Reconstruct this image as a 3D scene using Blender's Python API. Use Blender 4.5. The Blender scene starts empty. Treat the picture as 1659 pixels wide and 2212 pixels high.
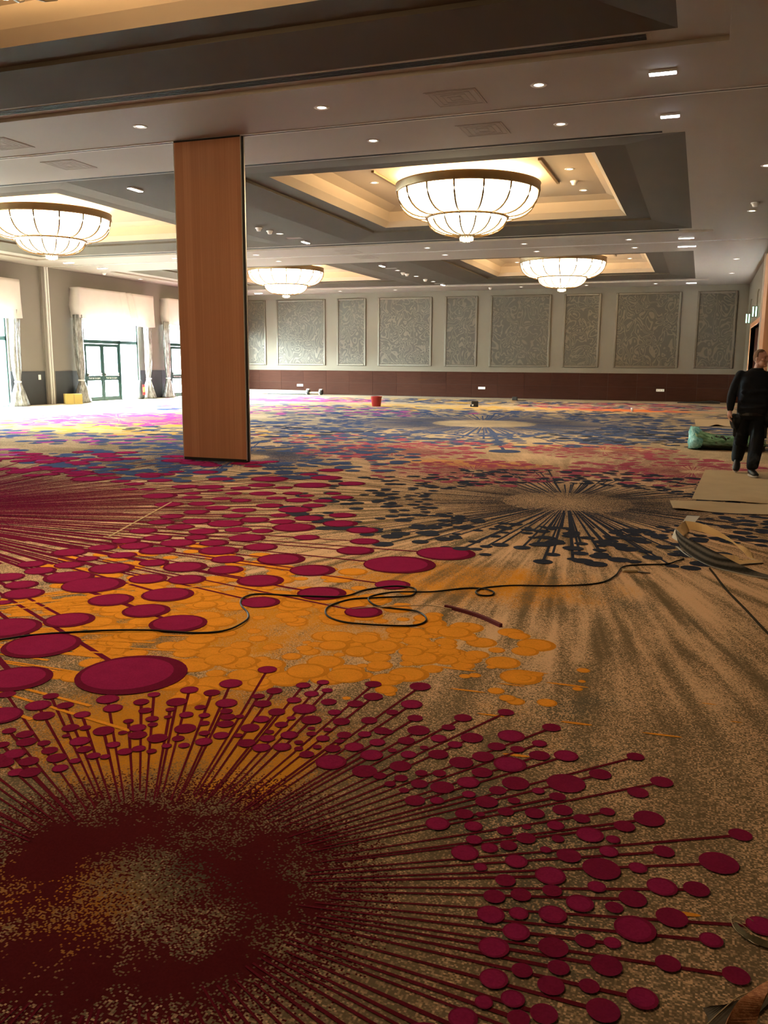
import bpy, bmesh, math, random
from mathutils import Vector, Matrix
from math import sin, cos, pi, radians as R

# ------------------------------------------------------------------ camera, world, exposure
scn = bpy.context.scene
COL = scn.collection
IW, IH = 1659, 2212
FPX, YAW, PITCH, ROLL, CAMH = 1838.29, 0.3512396, -0.1732721, 0.0067858, 1.6
fw = Vector((-sin(YAW)*cos(PITCH), cos(YAW)*cos(PITCH), sin(PITCH)))
r0 = Vector((cos(YAW), sin(YAW), 0)); u0 = r0.cross(fw)
rt = r0*cos(ROLL) + u0*sin(ROLL); up = rt.cross(fw)
camd = bpy.data.cameras.new('camera'); cam = bpy.data.objects.new('camera', camd); COL.objects.link(cam)
camd.sensor_fit = 'HORIZONTAL'; camd.sensor_width = 36; camd.lens = 36*FPX/IW
camd.clip_start = .05; camd.clip_end = 300
M = Matrix((rt, up, -fw)).transposed().to_4x4(); M.translation = (0, 0, CAMH); cam.matrix_world = M
scn.camera = cam

world = bpy.data.worlds.new('overcast_sky'); scn.world = world; world.use_nodes = True
bg = world.node_tree.nodes['Background']
bg.inputs[0].default_value = (.88, .97, 1.0, 1); bg.inputs[1].default_value = 170.0

vs = scn.view_settings
vs.view_transform = 'Standard'; vs.look = 'None'; vs.gamma = 1; vs.exposure = 0.87
try: vs.use_curve_mapping = False
except Exception: pass

cy = scn.cycles; cy.max_bounces = 6; cy.diffuse_bounces = 4; cy.glossy_bounces = 2; cy.transmission_bounces = 3; cy.transparent_max_bounces = 8; cy.adaptive_threshold = .05
BOWL_E = 13.0      # emission of the chandelier glass
BULB_W = 300.0    # bulbs inside each chandelier

def ray(x, y): return fw + rt*((x-829.5)/FPX) - up*((y-1106)/FPX)
O0 = Vector((0, 0, CAMH))
def FL(x, y, z=0.0):
    d = ray(x, y); return O0 + d*((z-CAMH)/d.z)
def PT(x, y, Y):
    d = ray(x, y); return O0 + d*(Y/d.y)

H = 4.99; XL = -22.9; XR = 1.69; YB = 40.04; YF = -6.0; YP = 12.12
random.seed(7)

# ------------------------------------------------------------------ material helpers
class N:
    """tiny node builder"""
    def __init__(s, name):
        s.m = bpy.data.materials.new(name); s.m.use_nodes = True
        s.t = s.m.node_tree; s.n = s.t.nodes; s.l = s.t.links
        s.b = s.n['Principled BSDF']; s.out = s.n['Material Output']
    def put(s, sock, v):
        if isinstance(v, bpy.types.NodeSocket): s.l.new(v, sock)
        elif isinstance(v, (tuple, list)) and len(v) == 3 and sock.type == 'RGBA': sock.default_value = (*v, 1)
        else: sock.default_value = v
    def node(s, typ, ins=None, **kw):
        n = s.n.new(typ)
        for k, v in kw.items(): setattr(n, k, v)
        for k, v in (ins or {}).items(): s.put(n.inputs[k], v)
        return n
    def math(s, op, a, b=0.0, c=0.0, clamp=False):
        n = s.node('ShaderNodeMath', {0: a, 1: b, 2: c}, operation=op); n.use_clamp = clamp; return n.outputs[0]
    def vmath(s, op, a, b=(0, 0, 0)):
        n = s.node('ShaderNodeVectorMath', {0: a, 1: b}, operation=op)
        return n.outputs['Value'] if op in ('LENGTH', 'DOT_PRODUCT', 'DISTANCE') else n.outputs[0]
    def mapr(s, v, a, b, c=0.0, d=1.0, smooth=True):
        n = s.node('ShaderNodeMapRange', {0: v, 1: a, 2: b, 3: c, 4: d})
        n.interpolation_type = 'SMOOTHSTEP' if smooth else 'LINEAR'; return n.outputs[0]
    def noise(s, vec, scale, detail=2.0, rough=.5, dist=0.0):
        n = s.node('ShaderNodeTexNoise', {'Vector': vec, 'Scale': scale, 'Detail': detail, 'Roughness': rough, 'Distortion': dist}); return n.outputs[0]
    def mix(s, f, a, b):
        n = s.node('ShaderNodeMix', data_type='RGBA'); s.put(n.inputs[0], f); s.put(n.inputs[6], a); s.put(n.inputs[7], b); return n.outputs[2]
    def xyz(s, x, y, z=0.0): return s.node('ShaderNodeCombineXYZ', {0: x, 1: y, 2: z}).outputs[0]
    def sep(s, v): n = s.node('ShaderNodeSeparateXYZ', {0: v}); return n.outputs
    def obj(s): return s.node('ShaderNodeTexCoord').outputs['Object']
    def pos(s): return s.node('ShaderNodeNewGeometry').outputs['Position']
    def set(s, col=None, rough=None, metal=None, spec=None, **kw):
        if col is not None: s.put(s.b.inputs['Base Color'], col)
        if rough is not None: s.put(s.b.inputs['Roughness'], rough)
        if metal is not None: s.put(s.b.inputs['Metallic'], metal)
        if spec is not None: s.put(s.b.inputs['Specular IOR Level'], spec)
        for k, v in kw.items(): s.put(s.b.inputs[k], v)
        return s.m
    def bump(s, h, strength=.3, dist=.01):
        n = s.node('ShaderNodeBump', {'Height': h, 'Strength': strength, 'Distance': dist}); s.l.new(n.outputs[0], s.b.inputs['Normal'])

def plain(name, col, rough=.6, metal=0.0, spec=.4, var=.08, scale=6.0):
    n = N(name); c2 = tuple(max(0, c*(1-2.2*var)) for c in col); c1 = tuple(min(1, c*(1+var)) for c in col)
    n.set(n.mix(n.noise(n.obj(), scale, 3), c2, c1), rough, metal, spec); return n.m
def emit(name, col, strength, base=(.8, .8, .8)):
    n = N(name); n.set(base, .5); n.put(n.b.inputs['Emission Color'], col); n.b.inputs['Emission Strength'].default_value = strength; return n.m

MAT = {}
MAT['soffit'] = plain('soffit_paint', (.34, .29, .24), .75, var=.03, scale=.6)
MAT['taupe'] = plain('taupe_paint', (.088, .069, .049), .9, spec=.1, var=.05, scale=.7)
MAT['cream'] = plain('cream_paint', (.42, .33, .23), .8, var=.04, scale=.8)
MAT['wall'] = plain('wall_covering', (.148, .124, .090), .7, var=.04, scale=1.3)
MAT['wall_l'] = plain('window_wall_paint', (.19, .168, .14), .75, var=.05, scale=.8)
MAT['bronze'] = plain('bronze_metal', (.20, .13, .06), .45, .6, var=.1)
MAT['gold'] = plain('brass_rib', (.12, .07, .02), .5, .3, var=.1)
MAT['alu'] = plain('aluminium', (.62, .58, .50), .35, .8, var=.05)
MAT['rubber'] = plain('black_rubber', (.012, .011, .010), .6)
MAT['white'] = plain('white_plastic', (.78, .77, .74), .4, var=.03)
MAT['offwhite'] = plain('ceiling_white_metal', (.60, .57, .52), .5, var=.03)
MAT['black'] = plain('black_plastic', (.015, .014, .013), .45)
MAT['bulb'] = emit('warm_lamp', (1, .86, .66), 9.0)
MAT['led'] = emit('cool_led', (.86, .90, 1), 34.0)
MAT['exit'] = emit('exit_sign_glow', (.35, 1, .62), 2.2)
MAT['frame'] = plain('green_black_frame', (.018, .050, .045), .35, .2, var=.1)
MAT['paving'] = plain('pale_paving', (.45, .47, .46), .8, var=.1, scale=2)
MAT['slot'] = plain('slot_shadow', (.02, .018, .015), .8)

def bowl_mat(k=1.0):
    n = N('lit_alabaster'); g = n.node('ShaderNodeLayerWeight', {0: .35}).outputs['Facing']
    o = n.obj(); nz = n.noise(o, 2.2, 3)
    n.set((.85, .78, .62), .35)
    n.put(n.b.inputs['Emission Color'], n.mix(n.mapr(nz, .35, .7), (1, .74, .42), (1, .79, .50)))
    n.b.inputs['Emission Strength'].default_value = BOWL_E*k; return n.m
MAT['bowl'] = bowl_mat(); MAT['bowl_dim'] = bowl_mat(.42)   # the front hall section runs dimmed

def veneer():
    n = N('cherry_veneer'); x, y, z = n.sep(n.obj())
    col = n.math('FLOOR', n.math('MULTIPLY', n.math('ADD', x, 3), 7.4))
    strip = n.node('ShaderNodeTexWhiteNoise', {'W': col}, noise_dimensions='1D').outputs[0]
    g = n.noise(n.xyz(n.math('MULTIPLY', x, 38), 0.0, n.math('MULTIPLY', z, .55)), 1.0, 4, .6)
    f = n.math('ADD', n.math('MULTIPLY', strip, .32), n.math('MULTIPLY', g, .75))
    c = n.mix(n.mapr(f, .25, .95), (.40, .180, .092), (.52, .260, .145))
    n.set(c, .42, spec=.35); return n.m
MAT['veneer'] = veneer()

def mahogany():
    n = N('mahogany_wainscot'); x, y, z = n.sep(n.pos()); inf = n.node('ShaderNodeObjectInfo').outputs['Random']
    g = n.noise(n.xyz(n.math('MULTIPLY', n.math('ADD', x, y), 2.0), n.math('MULTIPLY', inf, 9), n.math('MULTIPLY', z, 22)), 1.0, 3, .6)
    c = n.mix(n.math('ADD', n.math('MULTIPLY', g, .8), n.math('MULTIPLY', inf, .25)), (.020, .0055, .003), (.046, .015, .008))
    n.set(c, .6, spec=.05); return n.m
MAT['mahogany'] = mahogany()
MAT['dado'] = plain('dark_slate_dado', (.032, .036, .042), .5, var=.15, scale=.9)

def damask():
    n = N('swirl_fabric'); o = n.pos()
    d = n.noise(o, 3.2, 2, .5, 1.0)
    w_ = n.node('ShaderNodeTexWave', {'Vector': n.vmath('ADD', o, n.xyz(n.math('MULTIPLY', d, 1.4), 0.0, n.math('MULTIPLY', n.noise(o, 2.6, 1), 1.8))), 'Scale': 2.6, 'Distortion': 5.0, 'Detail': 1.5, 'Detail Scale': 1.6})
    q = n.math('PINGPONG', n.math('MULTIPLY', n.noise(n.vmath('MULTIPLY', o, (1.0, 1.0, .8)), 1.9, 1.0, .5, 1.1), 9.0), .5)
    m = n.mapr(q, .28, .40)
    n.set(n.mix(m, (.046, .034, .018), (.084, .065, .036)), n.math('SUBTRACT', .62, n.math('MULTIPLY', m, .14)), spec=.5); return n.m
MAT['damask'] = damask()
MAT['moulding'] = plain('panel_moulding', (.105, .085, .058), .4, .25, var=.08)

def glass():
    n = N('tinted_glass'); tr = n.node('ShaderNodeBsdfTransparent', {0: (.93, .985, .97, 1)}); gl = n.node('ShaderNodeBsdfGlossy', {0: (.9, 1, .98, 1), 1: .05})
    mx = n.node('ShaderNodeMixShader', {0: .05}); n.l.new(tr.outputs[0], mx.inputs[1]); n.l.new(gl.outputs[0], mx.inputs[2]); n.l.new(mx.outputs[0], n.out.inputs[0]); return n.m
MAT['glass'] = glass()

def fabric(name, c1, c2, trans=0.0, rough=.85, scale=2.0):
    n = N(name); n.set(n.mix(n.noise(n.obj(), scale, 3), c1, c2), rough)
    if trans:
        t = n.node('ShaderNodeBsdfTranslucent', {0: (*c2, 1)}); mx = n.node('ShaderNodeMixShader', {0: trans})
        n.l.new(n.b.outputs[0], mx.inputs[1]); n.l.new(t.outputs[0], mx.inputs[2]); n.l.new(mx.outputs[0], n.out.inputs[0])
    return n.m
MAT['valance'] = fabric('white_valance_cloth', (.66, .58, .53), (.78, .71, .66), .22)
def film():
    n = N('plastic_wrapped_drape'); o = n.obj(); x, y, z = n.sep(o)
    v = n.noise(n.xyz(n.math('MULTIPLY', x, 14), n.math('MULTIPLY', y, 14), n.math('MULTIPLY', z, 3)), 1.0, 4, .65)
    n.set(n.mix(n.mapr(v, .35, .7), (.15, .145, .13), (.42, .42, .40)), .22, spec=.7); n.bump(v, .8, .05); return n.m
MAT['film'] = film()

# ------------------------------------------------------------------ mesh helpers
class MB:
    def __init__(s): s.v = []; s.f = []; s.mi = []
    def add(s, vs, fs, mi=0):
        k = len(s.v); s.v += [tuple(v) for v in vs]; s.f += [tuple(i+k for i in f) for f in fs]; s.mi += [mi]*len(fs); return s
    def box(s, x0, x1, y0, y1, z0, z1, mi=0):
        v = [(x, y, z) for z in (z0, z1) for y in (y0, y1) for x in (x0, x1)]
        return s.add(v, [(0, 2, 3, 1), (4, 5, 7, 6), (0, 1, 5, 4), (2, 6, 7, 3), (0, 4, 6, 2), (1, 3, 7, 5)], mi)
    def lathe(s, prof, n=32, a0=0, a1=2*pi, mi=0, c=(0, 0, 0)):
        full = abs(a1-a0-2*pi) < 1e-6; m = n if full else n+1; vs = []; fs = []
        for r, z in prof:
            for i in range(m):
                a = a0+(a1-a0)*i/n; vs.append((c[0]+r*cos(a), c[1]+r*sin(a), c[2]+z))
        for j in range(len(prof)-1):
            for i in range(n):
                i2 = (i+1) % m; fs.append((j*m+i, j*m+i2, (j+1)*m+i2, (j+1)*m+i))
        return s.add(vs, fs, mi)
    def loft(s, rings, mi=0, cap=True):
        n = len(rings[0]); vs = [p for r in rings for p in r]; fs = []
        for j in range(len(rings)-1):
            for i in range(n): fs.append((j*n+i, j*n+(i+1) % n, (j+1)*n+(i+1) % n, (j+1)*n+i))
        if cap: fs.append(tuple(range(n-1, -1, -1))); fs.append(tuple((len(rings)-1)*n+i for i in range(n)))
        return s.add(vs, fs, mi)
    def tube(s, pts, r, n=8, mi=0):
        pts = [Vector(p) for p in pts]; rings = []; ref = Vector((0, 0, 1))
        for i, p in enumerate(pts):
            t = (pts[min(i+1, len(pts)-1)]-pts[max(i-1, 0)]).normalized()
            a = t.cross(ref if abs(t.dot(ref)) < .95 else Vector((1, 0, 0))).normalized(); b = t.cross(a)
            rr = r[i] if isinstance(r, (list, tuple)) else r
            rings.append([p+a*(rr*cos(2*pi*k/n))+b*(rr*sin(2*pi*k/n)) for k in range(n)])
        return s.loft(rings, mi)
    def ell(s, c, rx, ry, rz, n=12, m=8, mi=0, rot=None):
        rings = []; c = Vector(c)
        for j in range(1, m):
            th = pi*j/m; rr = []
            for k in range(n):
                v = Vector((rx*sin(th)*cos(2*pi*k/n), ry*sin(th)*sin(2*pi*k/n), -rz*cos(th)))
                rr.append(c+(rot @ v if rot else v))
            rings.append(rr)
        return s.loft(rings, mi)
    def disc(s, x, y, z, r, n=24, mi=0, sq=1.0, a=0.0):
        vs = []
        for k in range(n):
            u, w = r*cos(2*pi*k/n), r*sq*sin(2*pi*k/n); vs.append((x+u*cos(a)-w*sin(a), y+u*sin(a)+w*cos(a), z))
        return s.add(vs, [tuple(range(n))], mi)
    def mesh(s, name, mats, smooth=False):
        me = bpy.data.meshes.new(name); me.from_pydata(s.v, [], s.f)
        for m in (mats if isinstance(mats, (list, tuple)) else [mats]): me.materials.append(MAT[m] if isinstance(m, str) else m)
        me.polygons.foreach_set('material_index', s.mi)
        if smooth: me.polygons.foreach_set('use_smooth', [True]*len(me.polygons))
        me.update(); return me

def link(name, me, parent=None, loc=None, rotz=0.0):
    o = bpy.data.objects.new(name, me); COL.objects.link(o)
    if parent: o.parent = parent
    if loc is not None: o.location = loc
    if rotz: o.rotation_euler.z = rotz
    return o
def build(mb, name, mats, parent=None, loc=None, rotz=0.0, smooth=False, bevel=0.0):
    o = link(name, mb.mesh(name, mats, smooth), parent, loc, rotz)
    if bevel:
        b = o.modifiers.new('bevel', 'BEVEL'); b.width = bevel; b.segments = 2; b.limit_method = 'ANGLE'
    return o
def tag(o, label, cat, group=None):
    o['label'] = label; o['category'] = cat
    if group: o['group'] = group
    return o
def thing(name, label, cat, loc=(0, 0, 0), rotz=0.0, group=None):
    return tag(link(name, None, None, loc, rotz), label, cat, group)
def struct(o): o['kind'] = 'structure'; return o
def fixn(o):
    bm = bmesh.new(); bm.from_mesh(o.data); bmesh.ops.recalc_face_normals(bm, faces=bm.faces[:]); bm.to_mesh(o.data); bm.free(); return o
def spline(pts, n=8):
    pts = [Vector(p) for p in pts]; out = []
    for i in range(len(pts)-1):
        p0 = pts[max(i-1, 0)]; p1 = pts[i]; p2 = pts[i+1]; p3 = pts[min(i+2, len(pts)-1)]
        for k in range(n):
            t = k/n; out.append(.5*((2*p1)+(p2-p0)*t+(2*p0-5*p1+4*p2-p3)*t*t+(3*p1-p0-3*p2+p3)*t**3))
    out.append(pts[-1]); return out
ORD = ['first', 'second', 'third', 'fourth', 'fifth', 'sixth', 'seventh', 'eighth', 'ninth', 'tenth', 'eleventh']

# ------------------------------------------------------------------ carpet (base material)
B1 = (-1.53, 1.99); B2 = (-8.27, 6.5); B3 = (-1.38, 10.03); B4 = (-5.44, 22.68); B5 = (-7.30, 12.75)
PINKS = [((-5.26, 14.75), .75, 1.7), ((-3.12, 12.45), .6, 1.6), ((-1.62, 16.4), .6, 1.5), ((-.02, 13.7), .7, 1.9), ((-15.3, 20.0), 1.2, 3.0)]
def carpet(name, pattern=True, col=None):
    n = N(name); P = n.pos(); x, y, z = n.sep(P)
    cell = n.vmath('FLOOR', n.vmath('MULTIPLY', P, (165, 165, 0)))
    w1 = n.node('ShaderNodeTexWhiteNoise', {'Vector': cell}, noise_dimensions='3D').outputs[0]
    if not pattern:
        v = n.math('ADD', n.math('MULTIPLY', w1, .30), n.math('MULTIPLY', n.noise(P, 9, 3), .5))
        n.set(n.mix(v, tuple(c*.72 for c in col), tuple(min(1, c*1.22) for c in col)), .95, spec=0.0); n.bump(w1, .25, .004); return n.m
    w2 = n.node('ShaderNodeTexWhiteNoise', {'Vector': n.vmath('ADD', cell, (17.3, 5.1, 2))}, noise_dimensions='3D').outputs[0]
    def polar(c):
        dx, dy = n.math('SUBTRACT', x, c[0]), n.math('SUBTRACT', y, c[1])
        return n.math('ARCTAN2', dy, dx), n.math('SQRT', n.math('ADD', n.math('MULTIPLY', dx, dx), n.math('MULTIPLY', dy, dy)))
    a3, r3 = polar(B3)
    st = n.noise(n.xyz(n.math('MULTIPLY', a3, 40), n.math('MULTIPLY', r3, .62), 3.0), 1.0, 2, .5, .2)
    big = n.noise(P, .55, 2); mid = n.noise(P, 3.0, 3, .6); fine = n.noise(P, 26, 2, .6)
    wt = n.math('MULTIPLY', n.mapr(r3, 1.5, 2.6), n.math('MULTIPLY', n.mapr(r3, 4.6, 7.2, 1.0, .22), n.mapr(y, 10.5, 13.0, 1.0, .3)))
    v = n.math('ADD', n.math('ADD', n.math('MULTIPLY', n.math('MULTIPLY', n.math('SUBTRACT', st, .5), 1.75), wt), .52), n.math('MULTIPLY', mid, .25))
    v = n.math('ADD', v, n.math('MULTIPLY', n.math('SUBTRACT', big, .5), .6)); v = n.math('SUBTRACT', n.math('ADD', v, .065), n.mapr(r3, 5.4, 7.2, 0.0, .15))
    v = n.math('ADD', v, n.math('MULTIPLY', n.math('SUBTRACT', w1, .5), .5))
    base = n.mix(n.mapr(v, .50, .66), (.180, .132, .080), (.36, .245, .150))
    base = n.mix(n.mapr(v, .64, .82), base, (.74, .485, .305))
    cool = n.mapr(n.noise(n.vmath('ADD', P, (9, 4, 0)), 1.1, 3), .54, .66)
    base = n.mix(n.math('MULTIPLY', cool, n.mapr(n.math('SUBTRACT', .68, v), 0.0, .12, 0, .7)), base, (.105, .105, .082))
    base = n.mix(n.mapr(y, 11.0, 19.0, 0.0, .6), base, n.mix(n.mapr(v, .5, .8), (.30, .26, .20), (.60, .51, .38)))  # far carpet mixed towards pale grey-sand, daylight put into its colour
    # soft fields of gold between the bursts: centre, radii, how full
    def blob(c, rx, ry, k, col, soft=.5):
        nonlocal base
        dx = n.math('DIVIDE', n.math('SUBTRACT', x, c[0]), rx); dy = n.math('DIVIDE', n.math('SUBTRACT', y, c[1]), ry)
        d = n.math('SQRT', n.math('ADD', n.math('MULTIPLY', dx, dx), n.math('MULTIPLY', dy, dy)))
        m = n.mapr(d, .15, 1.15, k, 0.0)
        m = n.math('ADD', m, n.math('MULTIPLY', n.math('SUBTRACT', n.math('ADD', n.math('MULTIPLY', st, .6), n.math('MULTIPLY', mid, .6)), .6), 1.1))
        m = n.math('ADD', m, n.math('MULTIPLY', n.math('SUBTRACT', w2, .5), .35))
        base = n.mix(n.math('MULTIPLY', n.mapr(m, .36, .36+soft), n.mapr(d, .9, 1.25, 1.0, 0.0)), base, col)
    G = (.68, .285, .026); G2 = (.56, .41, .18)
    blob((-2.75, 4.55), 2.1, 1.45, .75, G); blob((-1.6, 6.0), 1.9, 1.1, .7, G); blob((-1.45, 2.1), 1.5, 1.2, .62, (.125, .092, .052)); blob((-2.05, 3.0), 1.25, .85, .95, (.60, .25, .026))
    blob((-1.75, 1.8), .8, .5, .55, (.42, .16, .02)); blob((-1.35, 2.1), .45, .3, .6, (.075, .06, .04)); blob((-.5, 3.6), .9, .5, .3, G)
    blob((-13.5, 16.8), 5.0, 1.8, .9, G2); blob((-8.5, 30.5), 5.0, 2.2, .8, G2); blob((-3.4, 13.4), 2.2, .9, .8, (.62, .30, .10))
    blob((-2.0, 16.9), 3.0, .8, .7, G2); blob((-2.3, 31.5), 4.2, 1.7, .95, (.55, .16, .06)); blob((-17, 33), 5, 1.6, .9, (.45, .06, .26))
    # tufted halo in the heart of each burst
    def halo(c, r_in, r_pk, r_out, k, col, fil=30.0, blot=.9):
        nonlocal base
        a, r = polar(c)
        up_ = n.mapr(r, r_in, r_pk); dn = n.mapr(r, r_pk, r_out, 1.0, 0.0)
        an = .5 if fil is None else n.noise(n.xyz(n.math('MULTIPLY', n.math('COSINE', a), fil), n.math('MULTIPLY', n.math('SINE', a), fil), n.math('MULTIPLY', r, .8)), 1.0, 1)
        d = n.math('MULTIPLY', n.math('MULTIPLY', up_, dn), k)
        d = n.math('ADD', n.math('MULTIPLY', d, n.mapr(an, .3, .7, .55, 1.25)), n.math('MULTIPLY', n.math('SUBTRACT', mid, .5), n.math('MULTIPLY', d, blot)))
        m = n.mapr(n.math('SUBTRACT', d, w2), 0.0, .05)
        base = n.mix(m, base, col)
    halo(B1, -.10, .42, .88, 1.05, (.085, .011, .014), None, 2.6); halo(B2, .3, 1.3, 3.4, .85, (.22, .022, .075), 60.0)
    halo(B3, -.45, .80, 1.6, .62, (.050, .048, .056), 40.0); halo(B4, .9, 1.9, 3.6, .8, (.05, .055, .09), 60.0)
    halo(B5, .3, .9, 2.0, .7, (.05, .055, .09), 40.0)
    for c, ra, rb in PINKS: halo(c, .05, ra*.7, rb*1.3, .42, (.30, .070, .110), 40.0)
    base = n.mix(n.math('MULTIPLY', w1, .30), base, n.vmath('MULTIPLY', base, (.55, .55, .55)))
    n.set(base, .95, spec=0.0); n.bump(n.math('ADD', w1, fine), .25, .004); return n.m
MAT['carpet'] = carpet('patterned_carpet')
for k, c in dict(maroon_rim=(.150, .012, .038), maroon=(.270, .017, .078), wine=(.205, .014, .052), wine_line=(.135, .012, .024),
                 navy=(.040, .047, .072), blue=(.060, .085, .175), rose=(.33, .075, .115), violet=(.34, .065, .25),
                 amber=(.80, .315, .034), amber_rim=(.62, .235, .024), gold=(.56, .34, .09), sand=(.54, .38, .22)).items():
    MAT['c_'+k] = carpet('carpet_yarn_'+k, False, c)

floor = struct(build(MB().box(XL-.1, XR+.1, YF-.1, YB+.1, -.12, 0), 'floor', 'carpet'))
floor['label'] = 'multicoloured patterned carpet covering the whole ballroom floor'

# ------------------------------------------------------------------ carpet pattern: tufted discs and spokes, a hair above the pile
YARN = ['c_maroon_rim', 'c_maroon', 'c_wine', 'c_wine_line', 'c_navy', 'c_blue', 'c_rose', 'c_violet', 'c_amber', 'c_amber_rim', 'c_gold', 'c_sand']
YI = {k[2:]: i for i, k in enumerate(YARN)}
DZ = {'amber': .0003, 'spoke': .0017, 'dab': .0019, 'navy': .0028, 'big': .0037}; LAYN = {k: 0 for k in DZ}
pat = MB(); seq = {'n': 0}
def dot(x, y, r, rim, inner=None, lay='navy', n=20, off=.10):
    LAYN[lay] += 1; z = DZ[lay]+(LAYN[lay] % (520 if lay == 'amber' else 331))*2.4e-6
    pat.disc(x, y, z, r, n, YI[rim])
    if inner:
        a = random.uniform(2.2, 3.6); pat.disc(x+r*off*cos(a), y+r*off*sin(a), z+1.2e-6, r*random.uniform(.80, .87), n, YI[inner])
def spoke(c, x, y, r_in, w, col):
    dx, dy = x-c[0], y-c[1]; L = math.hypot(dx, dy)
    if L <= r_in: return
    ux, uy = dx/L, dy/L; px, py = -uy*w/2, ux*w/2; z = DZ['spoke']+(seq['n'] % 97)*1e-6; seq['n'] += 1
    a = (c[0]+ux*r_in, c[1]+uy*r_in)
    pat.add([(a[0]+px*.45, a[1]+py*.45, z), (a[0]-px*.45, a[1]-py*.45, z), (x-px, y-py, z), (x+px, y+py, z)], [(0, 1, 2, 3)], YI[col])
def pixdots(lst, ox, oy, s=.5):
    for zx, zy, zw in lst:
        X, Y, w = ox+zx*s, oy+zy*s, zw*s
        p = FL(X, Y); q = FL(X+w/2, Y); q2 = FL(X-w/2, Y); yield p.x, p.y, (q-q2).length/2

D1 = [(1155,195,85),(997,255,100),(818,283,80),(915,295,72),(978,340,95),(763,335,90),(665,303,55),(610,335,68),(628,372,60),(657,408,58),(660,433,45),(465,323,98),(488,362,85),(555,418,45),(595,447,75),(595,478,80),(680,492,88),(720,525,45),(770,493,55),(655,548,45),(600,537,60),(540,550,65),(490,520,60),(530,468,40),(448,460,92),(355,390,72),(282,350,72),(190,395,92),(165,350,110),(220,310,68),(30,302,75),(108,475,75),(115,508,85),(62,560,95),(125,592,85),(190,513,55),(215,545,70),(245,577,85),(305,447,75),(368,447,50),(345,505,88),(365,540,65),(285,482,35),(260,622,70),(325,590,50),(405,568,60),(455,572,45),(800,450,95),(805,390,62),(735,368,40),(725,400,35),(865,358,50),(883,393,50),(883,427,48),(883,470,50),(880,507,75),(795,523,50),(955,480,70),(975,430,72),(985,400,65),(978,375,55),(1035,398,40),(1030,480,40),(1080,447,82),(1065,513,78),(1130,410,70),(1135,343,75),(1117,310,55),(1185,287,70),(1195,378,75),(1270,327,65),(1310,263,65),(1345,300,65),(1395,250,55),(1413,285,50),(1315,365,105),(1345,413,90),(1258,405,40),(1215,433,58),(1165,465,40),(1155,493,68),(1250,478,78),(1130,533,80),(1220,530,78),(1290,510,40),(1290,537,40),(1325,562,65),(1370,530,40),(1395,493,60),(1345,473,45),(1345,450,35),(1415,455,40),(1445,380,60),(1420,335,70),(1475,420,75),(1487,478,65),(1465,505,40),(1437,537,70),(1430,595,135),(1530,530,85),(1575,475,60),(1595,415,72),(1535,343,72),(1612,312,85),(1612,258,72),(1575,635,110),(1605,565,100),(1630,510,70),(1650,460,70),(1640,655,60),(40,460,60),(20,600,80),(70,640,70),(130,640,90),(10,520,60)]
D2 = [(155,268,92),(118,345,95),(133,405,68),(148,458,98),(95,503,75),(35,380,55),(15,465,50),(35,545,40),(105,563,70),(70,613,95),(172,533,38),(235,493,72),(277,445,60),(340,404,78),(233,562,88),(305,520,65),(378,490,98),(332,597,105),(427,572,95),(525,380,70),(485,528,78),(575,540,62),(548,482,118),(543,605,142),(422,640,90),(362,683,98),(238,644,60),(160,643,55),(152,690,75),(72,665,60),(25,690,50),(85,718,45),(250,705,105),(132,762,88),(228,762,62),(365,735,60),(490,718,75),(567,687,118),(670,567,90),(670,515,65),(722,446,80),(785,568,105),(665,720,55),(785,687,165),(932,648,95),(1085,572,75),(1198,681,95),(1095,727,90),(748,745,72),(770,803,88),(560,762,55),(442,768,98),(525,810,70),(345,820,80),(650,817,85),(853,840,72),(963,810,65),(1143,840,130),(740,870,75),(1037,873,90),(230,862,105),(385,873,80),(415,822,40),(615,877,40),(520,892,70)]
D3 = [(388,132,72),(348,188,120),(455,167,75),(537,157,75),(612,125,85),(750,128,55),(888,110,118),(988,130,62),(1538,110,98),(570,225,98),(697,175,50),(797,200,105),(970,183,82),(1207,182,90),(415,250,60),(938,257,162),(1095,253,80),(1445,232,165),(523,307,88),(717,287,132),(590,370,90),(475,377,95),(918,335,80),(725,352,85),(1200,335,130),(1348,345,110),(845,407,120),(1073,387,118),(993,425,78),(460,455,120),(580,450,85),(727,455,122),(570,530,118),(1083,517,178),(1242,468,135),(1412,566,100),(1630,505,130),(868,568,88),(985,578,75),(473,597,135),(730,597,130),(960,675,135),(1225,667,108),(1520,720,115),(753,685,95),(595,697,92),(473,733,125),(720,763,118),(885,765,90),(1115,818,135),(555,820,105),(430,835,80),(945,870,145),(690,885,120),(340,905,130),(580,905,100)]
near = list(pixdots(D1, 0, 1350))+list(pixdots(D2, 830, 1350))+list(pixdots(D3, 830, 1750))
bins = {}
for x, y, r in near:
    dot(x, y, r, 'wine', 'maroon' if random.random() < .35 else None, 'big', 26, .06)
for k in range(120):
    a = random.uniform(pi*.85, 2*pi*.98); L = 1.02+random.random()**1.5*.95; near.append((B1[0]+L*cos(a), B1[1]+L*sin(a), random.uniform(.03, .08))); dot(*near[-1], 'wine', None, 'big', 20)
for x, y, r in near:                                   # one spoke per ray, as long as its farthest dot
    a = math.atan2(y-B1[1], x-B1[0]); k = math.floor(a/(2*pi)*150); L = math.hypot(x-B1[0], y-B1[1])
    if L > bins.get(k, (0,))[0]: bins[k] = (L, x, y)
for k in range(-75, 75):
    L, x, y = bins.get(k, (1.12, B1[0]+1.12*cos((k+.5)/150*2*pi), B1[1]+1.12*sin((k+.5)/150*2*pi)))
    spoke(B1, x, y, .50+random.random()*.12, .0150, 'wine_line')

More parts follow.
